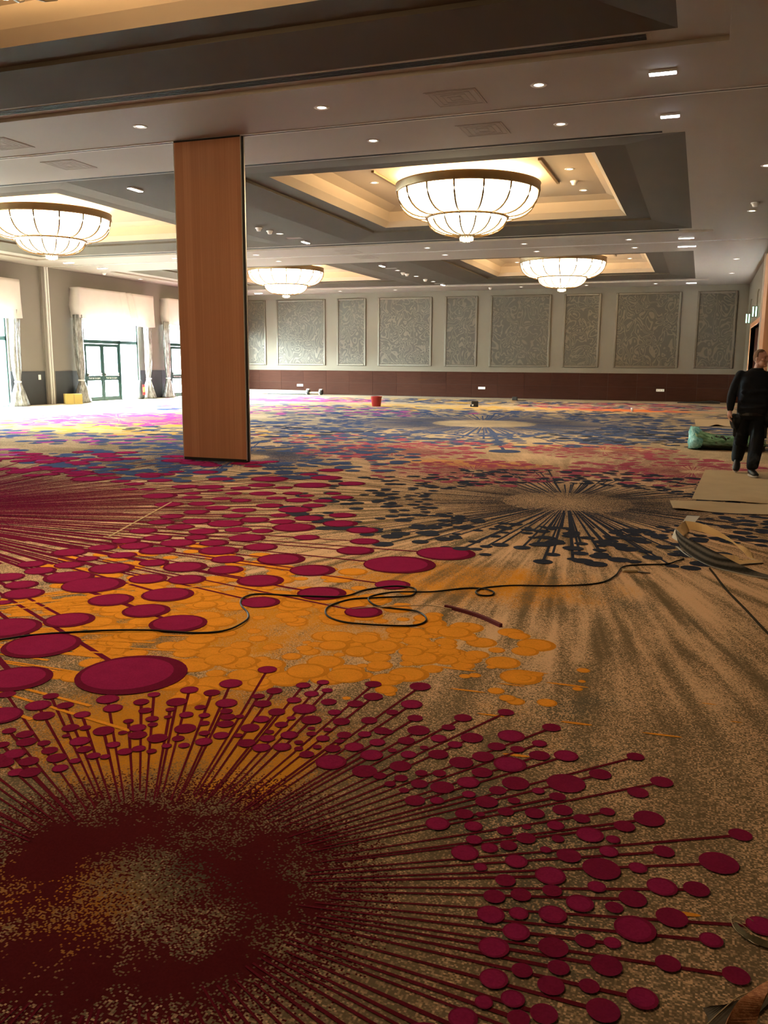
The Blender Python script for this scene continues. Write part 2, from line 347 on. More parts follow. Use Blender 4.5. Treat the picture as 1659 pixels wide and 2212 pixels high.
D4 = [(30,775,150),(92,808,145),(100,847,180),(15,885,70),(298,775,215),(405,808,270),(300,668,155),(445,647,125),(380,695,100),(140,718,125),(175,747,135),(300,722,130),(545,617,125),(620,575,122),(590,640,145),(530,680,125),(482,737,195),(680,605,125),(770,627,155),(680,660,160),(665,713,130),(800,730,190),(640,782,165),(808,785,165),(480,873,195),(725,850,225),(632,920,205),(770,975,250),(300,960,215),(1125,883,170),(1125,790,205),(975,743,155),(983,698,145),(945,660,175),(925,627,130),(850,603,105),(780,558,125),(695,537,120),(745,512,105),(850,493,115),(850,533,125),(880,577,130),(975,543,160),(1030,570,120),(1135,575,95),(1068,605,160),(1125,645,150),(1215,697,210),(1350,745,200),(1390,845,215),(1325,603,115),(1270,560,190),(1220,535,115),(1100,527,130),(1010,510,105),(1055,485,110),(940,475,110),(870,457,120),(730,460,130),(690,423,155),(830,430,90),(830,413,75),(960,435,90),(1040,443,95),(1010,412,75),(1135,413,120),(1165,465,120),(1195,433,90),(1210,507,90),(1275,483,150),(1335,520,130),(1290,442,120),(1265,412,90),(1325,423,70),(1355,465,100),(1395,445,90),(1470,543,155),(1565,572,140),(1575,620,130),(1535,660,165),(1480,507,120),(1480,430,100),(1440,413,70),(1350,377,165),(1520,370,120),(1130,377,120),(1225,388,80),(1165,350,165),(1410,345,140),(1430,312,110),(1335,330,80),(1040,390,90),(905,385,130),(800,383,120),(690,357,110),(650,340,90),(640,395,70),(930,400,70),(955,350,110),(870,280,110),(770,270,150),(750,253,110),(165,252,95),(358,233,95),(100,272,110),(255,272,95),(390,350,170),(330,335,90),(80,320,110),(40,305,80),(180,300,90),(215,330,90),(460,330,80),(520,360,90),(580,372,90),(20,262,90),(140,335,90),(290,310,90),(350,285,80),(420,300,80),(480,345,90),(560,395,80)]
mid = list(pixdots(D4, 0, 860))+list(pixdots([(863,1220,157),(963,1196,128),(848,1264,78),(785,1323,83),(285,1457,237),(13,1358,148),(90,1395,165),(36,1467,150),(2,1547,92)], 0, 0, 1.0))
for x, y, r in mid:
    spoke(B2, x, y, 1.2, .034 if r > .16 else .026, 'maroon_rim'); dot(x, y, r, 'maroon_rim', 'maroon', 'big', 30)
for k in range(170):
    a = 2*pi*k/170+random.uniform(-.012, .012); L = random.uniform(2.7, 3.8)
    spoke(B2, B2[0]+L*cos(a), B2[1]+L*sin(a), .9, .030, 'maroon_rim')
for k in range(70):                                     # far side of the wide magenta burst
    a = random.uniform(pi*.38, pi*1.1); L = random.uniform(3.4, 6.3); x, y = B2[0]+L*cos(a), B2[1]+L*sin(a)
    if y > 8.6: dot(x, y, random.uniform(.12, .24), 'maroon_rim', 'maroon', 'big', 20)

def burst(c, r_in, ra, rb, nd, rmin, rmax, w, col, nsp, bias=1.6, lay='navy', seg=14):
    for k in range(nsp):
        a = 2*pi*k/nsp+random.uniform(-.01, .01); L = random.uniform(ra*.9, ra*1.15)
        spoke(c, c[0]+L*cos(a), c[1]+L*sin(a), r_in, w, col)
    for k in range(nd):
        a = random.uniform(0, 2*pi); L = ra+(rb-ra)*random.random()**bias; x, y = c[0]+L*cos(a), c[1]+L*sin(a)
        if random.random() < .16: spoke(c, x, y, r_in, w*.9, col)
        dot(x, y, random.uniform(rmin, rmax)*(.8+.4*(L-ra)/(rb-ra)), col, None, lay, seg)
burst(B3, .75, 1.65, 3.3, 560, .045, .100, .024, 'navy', 90, 1.5)
for x, y, r in pixdots([(685,708,85),(815,697,52),(1158,690,85),(1243,726,60),(938,675,65),(845,672,75),(930,658,60),(1128,665,60),(595,647,75),(655,635,60),(500,635,75),(440,642,55),(335,652,80),(740,620,75),(1020,645,55),(815,650,90),(850,630,60),(960,632,70),(1215,645,80),(1085,610,90),(985,605,70),(155,622,75),(200,590,80),(70,587,85),(260,610,80),(140,560,70)], 830, 860):
    spoke(B3, x, y, .6, .026, 'navy'); dot(x, y, r, 'navy', None, 'big', 22)
burst(B4, 1.4, 3.2, 6.6, 950, .09, .20, .055, 'blue', 110, 1.3, 'dab', 12)
p = FL(1090, 975); spoke(B4, p.x, p.y, 1.4, .07, 'blue'); dot(p.x, p.y, .30, 'blue', None, 'navy', 20)
burst(B5, .5, 1.15, 3.1, 330, .07, .17, .035, 'blue', 60, 1.0, 'navy', 12)
for c, ra, rb in PINKS: burst(c, .2, ra, rb, int(95*rb), .03*rb, .07*rb, .022, 'rose' if c[0] > -10 else 'violet', 46, 1.2, 'dab', 10)
def cloud(cx, cy, rx, ry, nd, rmin, rmax, cols, lay='dab', inner=None, seg=10):
    for k in range(nd):
        a = random.uniform(0, 2*pi); q = math.sqrt(random.random())*(1 if random.random() < .8 else 1.25)
        x, y = cx+rx*q*cos(a), cy+ry*q*sin(a)
        if XL+.3 < x < XR-.1 and y < YB-.3 and math.hypot(x-B4[0], y-B4[1]) > 3.2 and math.hypot(x-B3[0], y-B3[1]) > 1.7: dot(x, y, random.uniform(rmin, rmax), random.choice(cols), inner, lay, seg)
cloud(-2.6, 4.45, 1.55, .95, 330, .035, .115, ['amber_rim'], 'amber', 'amber', 18)
cloud(-1.3, 4.1, .9, .45, 30, .02, .06, ['amber_rim'], 'amber', 'amber', 14)
cloud(-3.6, 5.6, 1.3, .7, 90, .05, .12, ['amber_rim'], 'amber', 'amber', 16)
cloud(-9.5, 17.6, 3.4, 2.0, 230, .08, .2, ['blue', 'blue', 'navy']); cloud(-14, 14.6, 5.0, 1.4, 230, .08, .2, ['blue', 'violet', 'blue'])
cloud(-6.4, 16.6, 3.2, 1.2, 170, .06, .14, ['rose', 'blue', 'rose']); cloud(-1.2, 20.5, 2.6, 2.6, 260, .08, .18, ['blue', 'navy'])
cloud(-14, 26.5, 6.0, 2.6, 220, .1, .26, ['violet', 'violet', 'blue']); cloud(-17.5, 34.5, 5.0, 2.6, 260, .12, .34, ['violet', 'violet', 'rose'])
cloud(-11.5, 29.0, 7, 1.6, 170, .1, .25, ['blue', 'gold', 'blue']); cloud(-10, 35.5, 5.5, 2.2, 260, .1, .3, ['blue', 'blue', 'navy', 'gold'])
cloud(-3, 34.5, 4.0, 3.0, 300, .1, .28, ['navy', 'rose', 'blue', 'rose']); cloud(-3, 29, 4.4, 1.6, 200, .1, .22, ['navy', 'blue', 'sand'])
cloud(-8.5, 30.8, 4.5, 1.5, 120, .1, .25, ['gold', 'gold', 'sand']); cloud(-14, 17.2, 5, 1.6, 160, .1, .24, ['gold', 'gold', 'sand'])
cloud(0.3, 18.8, 1.2, 1.6, 80, .07, .16, ['navy', 'sand']); cloud(-12.8, 10.8, 3.2, 1.6, 130, .08, .2, ['violet', 'blue', 'maroon'])
for k in range(60):                                    # amber spokes of the gold burst beyond the left edge
    a = random.uniform(-.75, .95); c = (-5.1, 3.4); L = random.uniform(1.6, 2.9)
    spoke(c, c[0]+L*cos(a), c[1]+L*sin(a), .5, .022, 'amber')
for X, Y, w, k in ((1225,1480,95,.10), (1150,1452,70,.12), (1430,1588,90,.10), (1532,1521,34,.14), (1245,1563,70,.16), (1115,1632,60,.2), (1010,1492,80,.1), (1060,1545,60,.14), (1160,1395,50,.12), (1590,1560,26,.2), (985,1445,90,.12), (1105,1480,60,.1), (1480,1975,70,.22)):
    p = FL(X, Y); q = FL(X+w/2, Y+w*.06); seq['n'] += 1; pat.disc(p.x, p.y, DZ['amber']+.0013, (q-p).length, 14, YI['amber'], k, math.atan2(q.y-p.y, q.x-p.x))
po = build(pat, 'carpet_motif', YARN, floor); po['kind'] = 'stuff'

# seams where carpet widths meet
for px in ([(235,1160),(370,1085)], [(0,918),(395,938)], [(540,945),(760,953)]):
    a, b = FL(*px[0]), FL(*px[1]); d = (b-a).normalized(); s = Vector((-d.y, d.x, 0))*.012
    build(MB().add([a+s+Vector((0,0,.004)), a-s+Vector((0,0,.004)), b-s+Vector((0,0,.004)), b+s+Vector((0,0,.004))], [(0,1,2,3)]), 'carpet_seam', 'c_sand', floor)

# ------------------------------------------------------------------ ceiling
BAYS = [(.55, 10.38), (13.88, 24.30), (28.14, 37.87)]
RX0, RX1 = -21.65, .05
COFX = [(-9.72, -.46), (-21.14, -11.88)]
T = .10
cm = MB()
ys = [YF] + [v for b in BAYS for v in b] + [YB]
for i in range(0, len(ys), 2): cm.box(XL-.1, XR+.1, ys[i], ys[i+1], H, H+.9)
for b0, b1 in BAYS:
    cm.box(RX1, XR+.1, b0, b1, H, H+.9); cm.box(XL-.1, RX0, b0, b1, H, H+.9)
ceiling = struct(build(cm, 'ceiling', 'soffit')); ceiling['label'] = 'pale painted ceiling of broad flat beams around three rows of coffers'
PROF = [(0, .05, 0), (.95, .155, 0), (.955, .205, 0), (1.50, .195, 1), (1.64, .33, 1), (1.66, .57, 1), (1.95, .66, 1)]
for b0, b1 in BAYS:
    m = MB(); y0, y1 = b0+.35, b1-.38                                     # pale margin just inside the beams
    m.box(RX0, RX1, b0, y0, H+.05, H+.9); m.box(RX0, RX1, y1, b1, H+.05, H+.9); m.box(-.46, RX1, y0, y1, H+.05, H+.9); m.box(RX0, -21.14, y0, y1, H+.05, H+.9)
    build(m, 'recess_margin', 'soffit', ceiling)
    build(MB().box(-11.88, -9.72, y0, y1, H+.052, H+.9), 'centre_strip', 'taupe', ceiling)
    for x0, x1 in COFX:
        for j in range(len(PROF)-1):
            s0, z0, k0 = PROF[j]; s1, z1, k1 = PROF[j+1]; mt = 'cream' if k0 else 'taupe'; nm = ['coffer_side', 'coffer_riser', 'coffer_lip', 'cove_slope', 'cove_face', 'cove_shelf'][j]
            a = [(x0+s0, y0+s0, H+z0), (x1-s0, y0+s0, H+z0), (x1-s0, y1-s0, H+z0), (x0+s0, y1-s0, H+z0)]
            c = [(x0+s1, y0+s1, H+z1), (x1-s1, y0+s1, H+z1), (x1-s1, y1-s1, H+z1), (x0+s1, y1-s1, H+z1)]
            q = MB()
            for e in range(4): q.add([a[e], a[(e+1) % 4], c[(e+1) % 4], c[e]], [(0, 1, 2, 3)])
            build(q, nm, mt, ceiling)
        build(MB().box(x0+1.9, x1-1.9, y0+1.9, y1-1.9, H+.66, H+.9), 'coffer_top', 'cream', ceiling)
build(MB().box(XL-.1, XR+.1, YF, YB, H+.9, H+1.0), 'roof_slab', 'soffit', ceiling)
for Y, w in ((YP, .05), (25.98, .05)):                                     # partition tracks
    t = thing('partition_track', ('slim dark sliding-partition track across the front ceiling beam' if Y < 20 else 'slim dark sliding-partition track across the farther ceiling beam'), 'track', (0, Y, H), group=None)
    build(MB().box(XL, XR, -w*.5, w*.5, -.006, .02), 'channel', 'slot', t)
    build(MB().box(XL, XR, -w*.5-.03, -w*.5, -.012, .02).box(XL, XR, w*.5, w*.5+.03, -.012, .02), 'flange', 'offwhite', t)

# linear slot diffusers at the coffer edges
for Y, lab in ((10.13, 'long black linear slot diffuser above the front edge of the nearest beam'), (14.06, 'long linear slot diffuser along the near edge of the middle coffer'),
               (24.10, 'long linear slot diffuser along the far edge of the middle coffer'), (28.32, 'long linear slot diffuser along the near edge of the farthest coffer')):
    t = thing('slot_diffuser', lab, 'air vent', (0, Y, H+.05))
    for k in range(4): build(MB().box(-20.9, -.78, -.085+k*.046, -.058+k*.046, -.012, .012), 'slot', 'slot', t)
    build(MB().box(-20.95, -.73, -.095, .11, -.006, .01), 'frame', 'soffit', t)

# ------------------------------------------------------------------ walls
WIN = [(13.7, 18.2), (19.75, 24.0), (27.6, 31.5), (33.5, 37.4)]; WT = 3.75
wl = MB(); yy = YF
for a, b in WIN: wl.box(XL-.22, XL, yy, a, 0, H); wl.box(XL-.22, XL, a, b, WT, H); yy = b
wl.box(XL-.22, XL, yy, YB, 0, H)
wall_left = struct(build(wl, 'wall_left', 'wall_l'))
wall_back = struct(build(MB().box(XL-.22, XR+.22, YB, YB+.2, 0, H), 'wall_back', 'wall'))
wall_front = struct(build(MB().box(XL-.22, XR+.22, YF-.2, YF, 0, H), 'wall_front', 'wall'))
DR = (30.1, 36.2)
wall_right = struct(build(MB().box(XR, XR+.22, YF, DR[0], 0, H).box(XR, XR+.22, DR[1], YB, 0, H).box(XR, XR+.22, DR[0], DR[1], 3.0, H), 'wall_right', 'wall'))

# back wainscot: two rows of mahogany panels, and a rail
pw = 1.265; nx = int((XR-XL)/pw)+1
pm = MB().box(.004, pw-.004, -.03, 0, .004, .60).mesh('wainscot_panel', 'mahogany')
for i in range(nx):
    x = XL+i*pw
    w = min(pw, XR-x)
    if w < .1: continue
    for j in range(2):
        o = link('wainscot_panel', pm, wall_back, (x, YB, .012+j*.602)); o.scale.x = w/pw
build(MB().box(XL, XR, YB-.014, YB, 0, 1.21), 'wainscot_backing', 'black', wall_back)
build(MB().box(XL, XR, YB-.045, YB, 1.214, 1.245), 'dado_cap', 'wall', wall_back)
# left dado
yy = YF
for i, (a, b) in enumerate(WIN+[(YB, YB)]):
    y = yy
    while y < a-.05:
        y2 = min(y+1.6, a); build(MB().box(XL, XL+.025, y+.003, y2-.003, .0, 1.22), 'dado_panel', 'dado', wall_left); y = y2
    yy = b
# right-hand door recess and jamb
build(MB().box(XR-.03, XR+.25, DR[0]-.16, DR[0], 0, 3.0).box(XR-.03, XR+.25, DR[1], DR[1]+.16, 0, 3.0).box(XR-.03, XR+.25, DR[0]-.16, DR[1]+.16, 3.0, 3.16), 'door_surround', 'veneer', wall_right)
d1 = struct(build(MB().box(XR+.16, XR+.21, DR[0], (DR[0]+DR[1])/2-.01, 0, 3.0).box(XR+.16, XR+.21, (DR[0]+DR[1])/2+.01, DR[1], 0, 3.0), 'door_1', 'mahogany'))
d1['label'] = 'dark wooden double door in the right-hand wall'
jr = thing('partition_jamb', 'tall wooden partition jamb with a pale edge on right-hand wall', 'jamb', (XR, 26.6, 0))
build(MB().box(-.16, 0, -.8, .75, 0, 4.7), 'wood_face', 'veneer', jr); build(MB().box(-.20, 0, .75, .85, 0, 4.75), 'pale_edge', 'offwhite', jr)
# left-hand pilaster with partition jamb
pl = thing('partition_jamb', 'slim white double partition jamb standing on the window wall', 'jamb', (XL, 25.95, 0))
build(MB().box(0, .10, -.22, .22, 0, H-.01), 'pilaster', 'wall_l', pl)
for k in (-.07, .05): build(MB().box(.10, .15, k, k+.045, 0, H-.01), 'rail', 'white', pl)

# patterned fabric panels on the back wall (left to right)
PX = [(-22.6, -21.22), (-20.61, -17.87), (-17.24, -15.68), (-15.05, -12.28), (-11.64, -10.04), (-9.44, -6.60), (-6.03, -4.39), (-3.75, -.99), (-.35, 1.26)]
PLAB = ['narrow swirl-fabric wall panel half hidden behind the wooden partition', 'wide swirl-fabric wall panel nearest the wooden partition', 'narrow swirl-fabric wall panel second from the wooden partition',
        'wide swirl-fabric wall panel above the red bucket', 'narrow swirl-fabric wall panel left of the middle wide panel', 'wide swirl-fabric wall panel between the two far chandeliers, right of centre',
        'narrow swirl-fabric wall panel right below the far right chandelier', 'wide swirl-fabric wall panel second from the right corner', 'narrow swirl-fabric wall panel in the right corner beside the man']
for (x0, x1), lab in zip(PX, PLAB):
    w = x1-x0; z0, z1 = 1.46, 4.73; t = thing('wall_panel', lab, 'wall panel', ((x0+x1)/2, YB, 0), group='patterned panels on the back wall')
    build(MB().box(-w/2+.08, w/2-.08, -.03, -.002, z0+.08, z1-.08), 'fabric', 'damask', t)
    for nm, bx in (('side_moulding', (-w/2, -w/2+.10, z0, z1)), ('side_moulding', (w/2-.10, w/2, z0, z1)), ('top_moulding', (-w/2+.1, w/2-.1, z1-.10, z1)), ('bottom_moulding', (-w/2+.1, w/2-.1, z0, z0+.10))):
        build(MB().box(bx[0], bx[1], -.06, -.002, bx[2], bx[3]), nm, 'moulding', t, bevel=.02)
# sockets
for (x, z), lab in zip(((-19.3, .45), (-9.75, .46), (-1.65, .49)), ('white socket plate on the wainscot above the long pole', 'white socket plate in the middle of the dark wainscot', 'white socket plate on the wainscot near the right corner')):
    t = thing('wall_socket', lab, 'socket', (x, YB-.031, z)); build(MB().box(-.17, .17, -.014, 0, -.055, .055), 'plate', 'white', t, bevel=.006)
    for k in (-.11, 0, .11): build(MB().box(k-.03, k+.03, -.018, -.013, -.03, .03), 'outlet', 'offwhite', t)
t = thing('wall_socket', 'small pale wall plate beside the white partition jamb', 'socket', (XL+.026, 25.42, 1.0)); build(MB().box(0, .02, -.06, .06, -.09, .09), 'plate', 'white', t, bevel=.006)

# ------------------------------------------------------------------ glazed doors in the window wall
ground = struct(build(MB().box(XL-60, XL-.22, -20, 80, -.15, -.03), 'ground', 'paving'))
fb = struct(link('daylight_blocker', None, None, (XL-24, 26, 0)))   # invented pale block outside the glass, added to cut low daylight
build(MB().box(-8, 0, -45, 45, -.1, 6.2), 'blocker_face', 'paving', fb); build(MB().box(-8.3, .3, -45.3, 45.3, 6.2, 6.6), 'blocker_cap', 'paving', fb)
def frame_bar(parent, y0, y1, z0, z1, name='frame_bar', x=-.14, d=.09): return build(MB().box(x, x+d, y0, y1, z0, z1), name, 'frame', parent)
def text_mesh(body, size):
    c = bpy.data.curves.new('lettering', 'FONT'); c.body = body; c.size = size; c.extrude = .001; c.align_x = 'CENTER'; c.align_y = 'CENTER'
    o = bpy.data.objects.new('lettering', c); COL.objects.link(o); dg = bpy.context.evaluated_depsgraph_get()
    me = bpy.data.meshes.new_from_object(o.evaluated_get(dg)); bpy.data.objects.remove(o); bpy.data.curves.remove(c)
    me.materials.clear(); me.materials.append(MAT['white']); return me
TXT = text_mesh('Push bar to open', .10)
for i, (a, b) in enumerate(WIN):
    w = struct(link('window_%d' % (i+1), None, None, (XL, a, 0))); L = b-a
    w['label'] = ['glazed door screen hidden left of the frame, nearest', 'glazed door screen beside the left photo edge', 'glazed double door with green-black frame under the white valance', 'glazed door screen half hidden behind the wooden partition'][i]
    d0, d1_ = L*.12, L*.675                                            # the double door sits left of centre
    for y0, y1, z0, z1 in ((0, .06, 0, WT), (L-.06, L, 0, WT), (d0-.10, d0+.02, 0, WT), (d1_, d1_+.09, 0, 2.45), (d1_+.02, d1_+.07, 2.45, WT), (0, L, 2.30, 2.44), (0, L, WT-.07, WT), (0, L, -.02, .03)):
        frame_bar(w, y0, y1, z0, z1)
    mid = (d0+d1_)/2
    for s0, s1 in ((d0+.02, mid-.006), (mid+.006, d1_)):
        lf = build(MB().box(-.12, -.07, s0, s0+.11, .03, 2.29).box(-.12, -.07, s1-.11, s1, .03, 2.29).box(-.12, -.07, s0+.11, s1-.11, 2.17, 2.29).box(-.12, -.07, s0+.11, s1-.11, .03, .17).box(-.12, -.07, s0+.11, s1-.11, .82, 1.02), 'door_leaf', 'frame', w)
        build(MB().box(-.10, -.09, s0+.11, s1-.11, .17, .82).box(-.10, -.09, s0+.11, s1-.11, 1.02, 2.17), 'door_glass', 'glass', lf)
        build(MB().box(-.05, -.02, s0+.09, s1-.09, 1.04, 1.08).box(-.07, -.02, s0+.09, s0+.14, 1.0, 1.12).box(-.07, -.02, s1-.14, s1-.09, 1.0, 1.12), 'push_bar', 'alu', lf)
        tx = link('lettering', TXT, lf, (-.068, (s0+s1)/2, .92)); tx.rotation_euler = (pi/2, 0, pi/2)
    for y0, y1, z0, z1 in ((.06, d0-.10, .03, 2.30), (d1_+.09, L-.06, .03, 2.30), (.06, d0-.1, 2.44, WT-.07), (d0+.02, d1_+.02, 2.44, WT-.07), (d1_+.07, L-.06, 2.44, WT-.07)):
        build(MB().box(-.10, -.09, y0, y1, z0, z1), 'pane', 'glass', w)
    pd = bpy.data.lights.new('window_portal', 'AREA'); pd.shape = 'RECTANGLE'; pd.size = L; pd.size_y = WT
    pd.cycles.is_portal = True
    pr = bpy.data.objects.new('window_portal', pd); COL.objects.link(pr); pr.location = (XL-.30, (a+b)/2, WT/2); pr.rotation_euler = (0, -pi/2, 0); pr.rotation_euler = Matrix(((0, 0, -1), (1, 0, 0), (0, -1, 0))).to_euler()

# valances: cloth-covered pelmet boxes with a gathered swag
def valance(y0, y1, lab):
    t = thing('window_valance', lab, 'valance', (XL, (y0+y1)/2, 0), group='white valances above the glazed doors'); L = y1-y0; n = 90; D = .42
    rows = [(4.38, D), (4.30, D+.01), (4.0, D+.01), (3.7, D+.015), (3.45, D+.02), (3.24, D+.025)]; g = MB(); vs = []; fs = []
    path = [(0.0, -L/2+.0)]+[(1.0, -L/2+L*k/n) for k in range(n+1)]+[(0.0, L/2)]
    for ri, (z, d) in enumerate(rows):
        for pi_, (fx, y) in enumerate(path):
            u = (y+L/2)/L; drop = ri/(len(rows)-1)
            swag = math.exp(-((u-.60-.10*drop)/(.06+.03*drop))**2)
            rip = .11*sin((u-.08*drop)*70)*swag+.02*sin(u*17+ri*.6)*drop
            zz = z-(.16*drop if .58 < u else 0.0)*min(1, (u-.58)*8) - .05*sin(u*9)*drop*(1 if ri == len(rows)-1 else .3)
            vs.append((fx*(d+rip+.05*swag), y+(.05*sin(ri*1.7) if pi_ in (0, len(path)-1) else 0), zz))
    m = len(path)
    for r in range(len(rows)-1):
        for k in range(m-1): fs.append((r*m+k, r*m+k+1, (r+1)*m+k+1, (r+1)*m+k))
    g.add(vs, fs); c = build(g, 'cloth', 'valance', t, smooth=True); sm = c.modifiers.new('thick', 'SOLIDIFY'); sm.thickness = .012
    build(MB().box(0, D-.03, -L/2+.02, L/2-.02, 4.34, 4.375), 'top_board', 'valance', t)
valance(13.4, 18.6, 'white cloth valance beyond the left edge, nearest the camera'); valance(19.45, 24.28, 'white cloth valance cut off by the left photo edge')
valance(27.3, 32.1, 'white cloth valance with a gathered fold above the glazed double door'); valance(33.2, 37.9, 'white cloth valance partly hidden behind the wooden partition')
def drape(y, lab, tie=.86, flare=.42, w=.19, seed=0):
    t = thing('plastic_wrapped_curtain', lab, 'curtain', (XL+.30, y, 0), group='curtains wrapped in clear plastic'); rnd = random.Random(seed); rings = []; n = 36
    ph = [rnd.uniform(0, 6.28) for _ in range(4)]
    for z, k in ((3.35, 1.0), (2.9, .98), (2.4, .95), (1.9, .95), (1.5, .90), (1.15, .78), (tie+.06, .58), (tie, .50), (tie-.08, .66), (.55, 1.1), (.3, 1.6), (.08, 2.05), (.012, 2.15)):
        rr = []
        for i in range(n):
            a = 2*pi*i/n; q = 1+.10*sin(5*a+ph[0]+z*.5)+.06*sin(9*a+ph[1]-z)+.05*sin(13*a+ph[2])
            rr.append((w*.72*k*q*cos(a)*(1 if k < 1.2 else .8), w*k*q*sin(a)+.03*sin(z*1.7+ph[3]), z))
        rings.append(rr)
    build(MB().loft(rings), 'wrapped_cloth', 'film', t, smooth=True)
    build(MB().lathe([(w*.60, tie-.03), (w*.64, tie), (w*.60, tie+.03)], 24), 'tie', 'white', t, smooth=True)
drape(24.05, 'plastic-wrapped curtain at the left photo edge, flared at the floor', seed=1); drape(27.38, 'plastic-wrapped curtain left of the glazed double door, beside the yellow carton', seed=2, w=.21)
drape(31.75, 'shiny plastic-wrapped curtain right of the glazed double door', seed=3); drape(33.2, 'plastic-wrapped curtain nearest the wooden partition', seed=4, w=.18)
# sack and carton by the window wall
MAT['carton'] = plain('yellow_carton', (.46, .30, .07), .8, var=.08, scale=3); MAT['carton_d'] = plain('brown_tape', (.36, .21, .05), .5)
t = thing('cardboard_box', 'small yellow cardboard carton on the floor by the window wall', 'box', (XL+.62, 26.45, 0), R(-40))
build(MB().box(-.26, .26, -.30, .30, 0, .37), 'carton', 'carton', t, bevel=.006); build(MB().box(-.262, .262, -.02, .02, .0, .372), 'tape', 'carton_d', t)
for s in (-1, 1): build(MB().box(.012 if s > 0 else -.25, .25 if s > 0 else -.012, -.295, .295, .368, .376), 'flap', 'carton', t)
MAT['sack_r'] = plain('red_print', (.35, .03, .03), .5); MAT['sack_y'] = plain('yellow_print', (.65, .42, .12), .5)
t = thing('printed_sack', 'black sack with red and yellow print behind the shiny curtain', 'sack', (XL+.32, 31.08, 0), 0)
rg = []
for z, k in ((.01, .9), (.12, 1.05), (.35, 1.0), (.6, .8), (.78, .45), (.82, .2)): rg.append([(.16*k*cos(2*pi*i/20)*(1+.06*sin(3*i)), .17*k*sin(2*pi*i/20), z) for i in range(20)])
build(MB().loft(rg), 'body', 'black', t, smooth=True); build(MB().box(.155, .175, -.08, .10, .18, .62), 'red_label', 'sack_r', t, bevel=.01); build(MB().box(.170, .182, -.07, .05, .30, .52), 'yellow_label', 'sack_y', t, bevel=.008)

# ------------------------------------------------------------------ sliding wooden partition panel
t = thing('partition_panel', 'tall reddish wooden sliding partition panel standing alone', 'partition', (-7.37, YP+.0, 0))
PW = 1.17
build(MB().box(-PW/2, PW/2, -.055, -.030, .05, H-.012), 'front_veneer', 'veneer', t); build(MB().box(-PW/2, PW/2, .030, .055, .05, H-.012), 'back_veneer', 'veneer', t)
build(MB().box(-PW/2+.01, PW/2-.012, -.030, .030, .03, H-.012), 'core', 'rubber', t)
for x0, x1 in ((-PW/2-.012, -PW/2), (PW/2, PW/2+.014)):
    build(MB().box(x0, x1, -.058, -.036, .03, H-.012).box(x0, x1, .036, .058, .03, H-.012), 'edge_trim', 'alu', t)
build(MB().box(PW/2-.012, PW/2+.030, -.030, -.006, .03, H-.02).box(PW/2-.012, PW/2+.022, .012, .030, .03, H-.02), 'edge_seal', 'rubber', t)
build(MB().box(PW/2+.01, PW/2+.034, -.006, .008, .03, H-.02), 'edge_tongue', 'alu', t)
build(MB().box(-PW/2, PW/2, -.05, .05, .0, .05), 'bottom_seal', 'rubber', t); build(MB().box(-PW/2, PW/2, -.06, .06, H-.03, H-.005), 'top_seal', 'rubber', t)

# ------------------------------------------------------------------ chandeliers
NR = 16
def arc_prof(r0, z0, r1, z1, n=7, p=1.0):
    out = []
    for k in range(n+1):
        a = (pi/2)*k/n; out.append((r1+(r0-r1)*cos(a)**p, z0+(z1-z0)*sin(a)))
    return out
UPP = arc_prof(1.54, 5.30, .87, 4.775, 7, .85); LOW = arc_prof(.875, 4.77, .16, 4.40, 6, .85)
da = 2*pi/NR
PANE = {k: (MB().lathe(UPP, 3, 0, da).mesh('glass_pane', k, True), MB().lathe(LOW, 3, 0, da).mesh('glass_pane', k, True)) for k in ('bowl', 'bowl_dim')}
def off(prof, d): return [(r+d, 0, z-d*.25) for r, z in prof]
rib_u = MB().tube(off(UPP, .020), .021, 6).mesh('rib', 'gold', True); rib_l = MB().tube(off(LOW, .016), .017, 6).mesh('rib', 'gold', True)
rim_m = MB().lathe([(1.50, 5.29), (1.565, 5.28), (1.585, 5.31), (1.575, 5.43), (1.59, 5.46), (1.55, 5.475), (1.50, 5.45), (1.50, 5.29)], 64).mesh('rim', 'bronze', True)
ring_m = MB().lathe([(.86, 4.745), (.91, 4.735), (.93, 4.785), (.915, 4.835), (.86, 4.83), (.86, 4.745)], 48).mesh('ring', 'gold', True)
cup_m = MB().lathe([(.0, 4.37), (.17, 4.375), (.20, 4.40), (.20, 4.425), (.0, 4.43)], 28).mesh('finial_plate', 'gold', True)
MAT['crystal'] = emit('lit_crystal', (1, .82, .45), 1.6)
cr = MB()
for k in range(14): cr.ell((.135*cos(k*2*pi/14), .135*sin(k*2*pi/14), 4.325), .022, .022, .05, 6, 5)
for k in range(8): cr.ell((.07*cos(k*2*pi/8), .07*sin(k*2*pi/8), 4.30), .022, .022, .05, 6, 5)
cr_m = cr.mesh('crystal_drops', 'crystal', True)
stem_m = MB().lathe([(.03, 5.64), (.03, 4.9)], 8).mesh('stem', 'gold'); rose_m = MB().lathe([(.0, 5.60), (.25, 5.61), (.28, 5.64), (.28, 5.66)], 24).mesh('ceiling_rose', 'gold', True)
arm = MB()
for k in range(4): arm.box(-.02, 1.52, -.02, .02, 5.36, 5.40) if k == 0 else None
arm_m = arm.mesh('cross_arm', 'gold')
CH = [(-5.08, 19.07, 'large two-tier bowl chandelier nearest, right of the wooden partition'), (-16.5, 19.07, 'large two-tier bowl chandelier at the left photo edge'),
      (-5.08, 32.95, 'far right two-tier bowl chandelier near the man'), (-16.5, 32.95, 'far left two-tier bowl chandelier just right of the wooden partition'),
      (-5.08, 5.45, 'two-tier bowl chandelier overhead above the camera, out of view'), (-16.5, 5.45, 'two-tier bowl chandelier overhead to the left, out of view')]
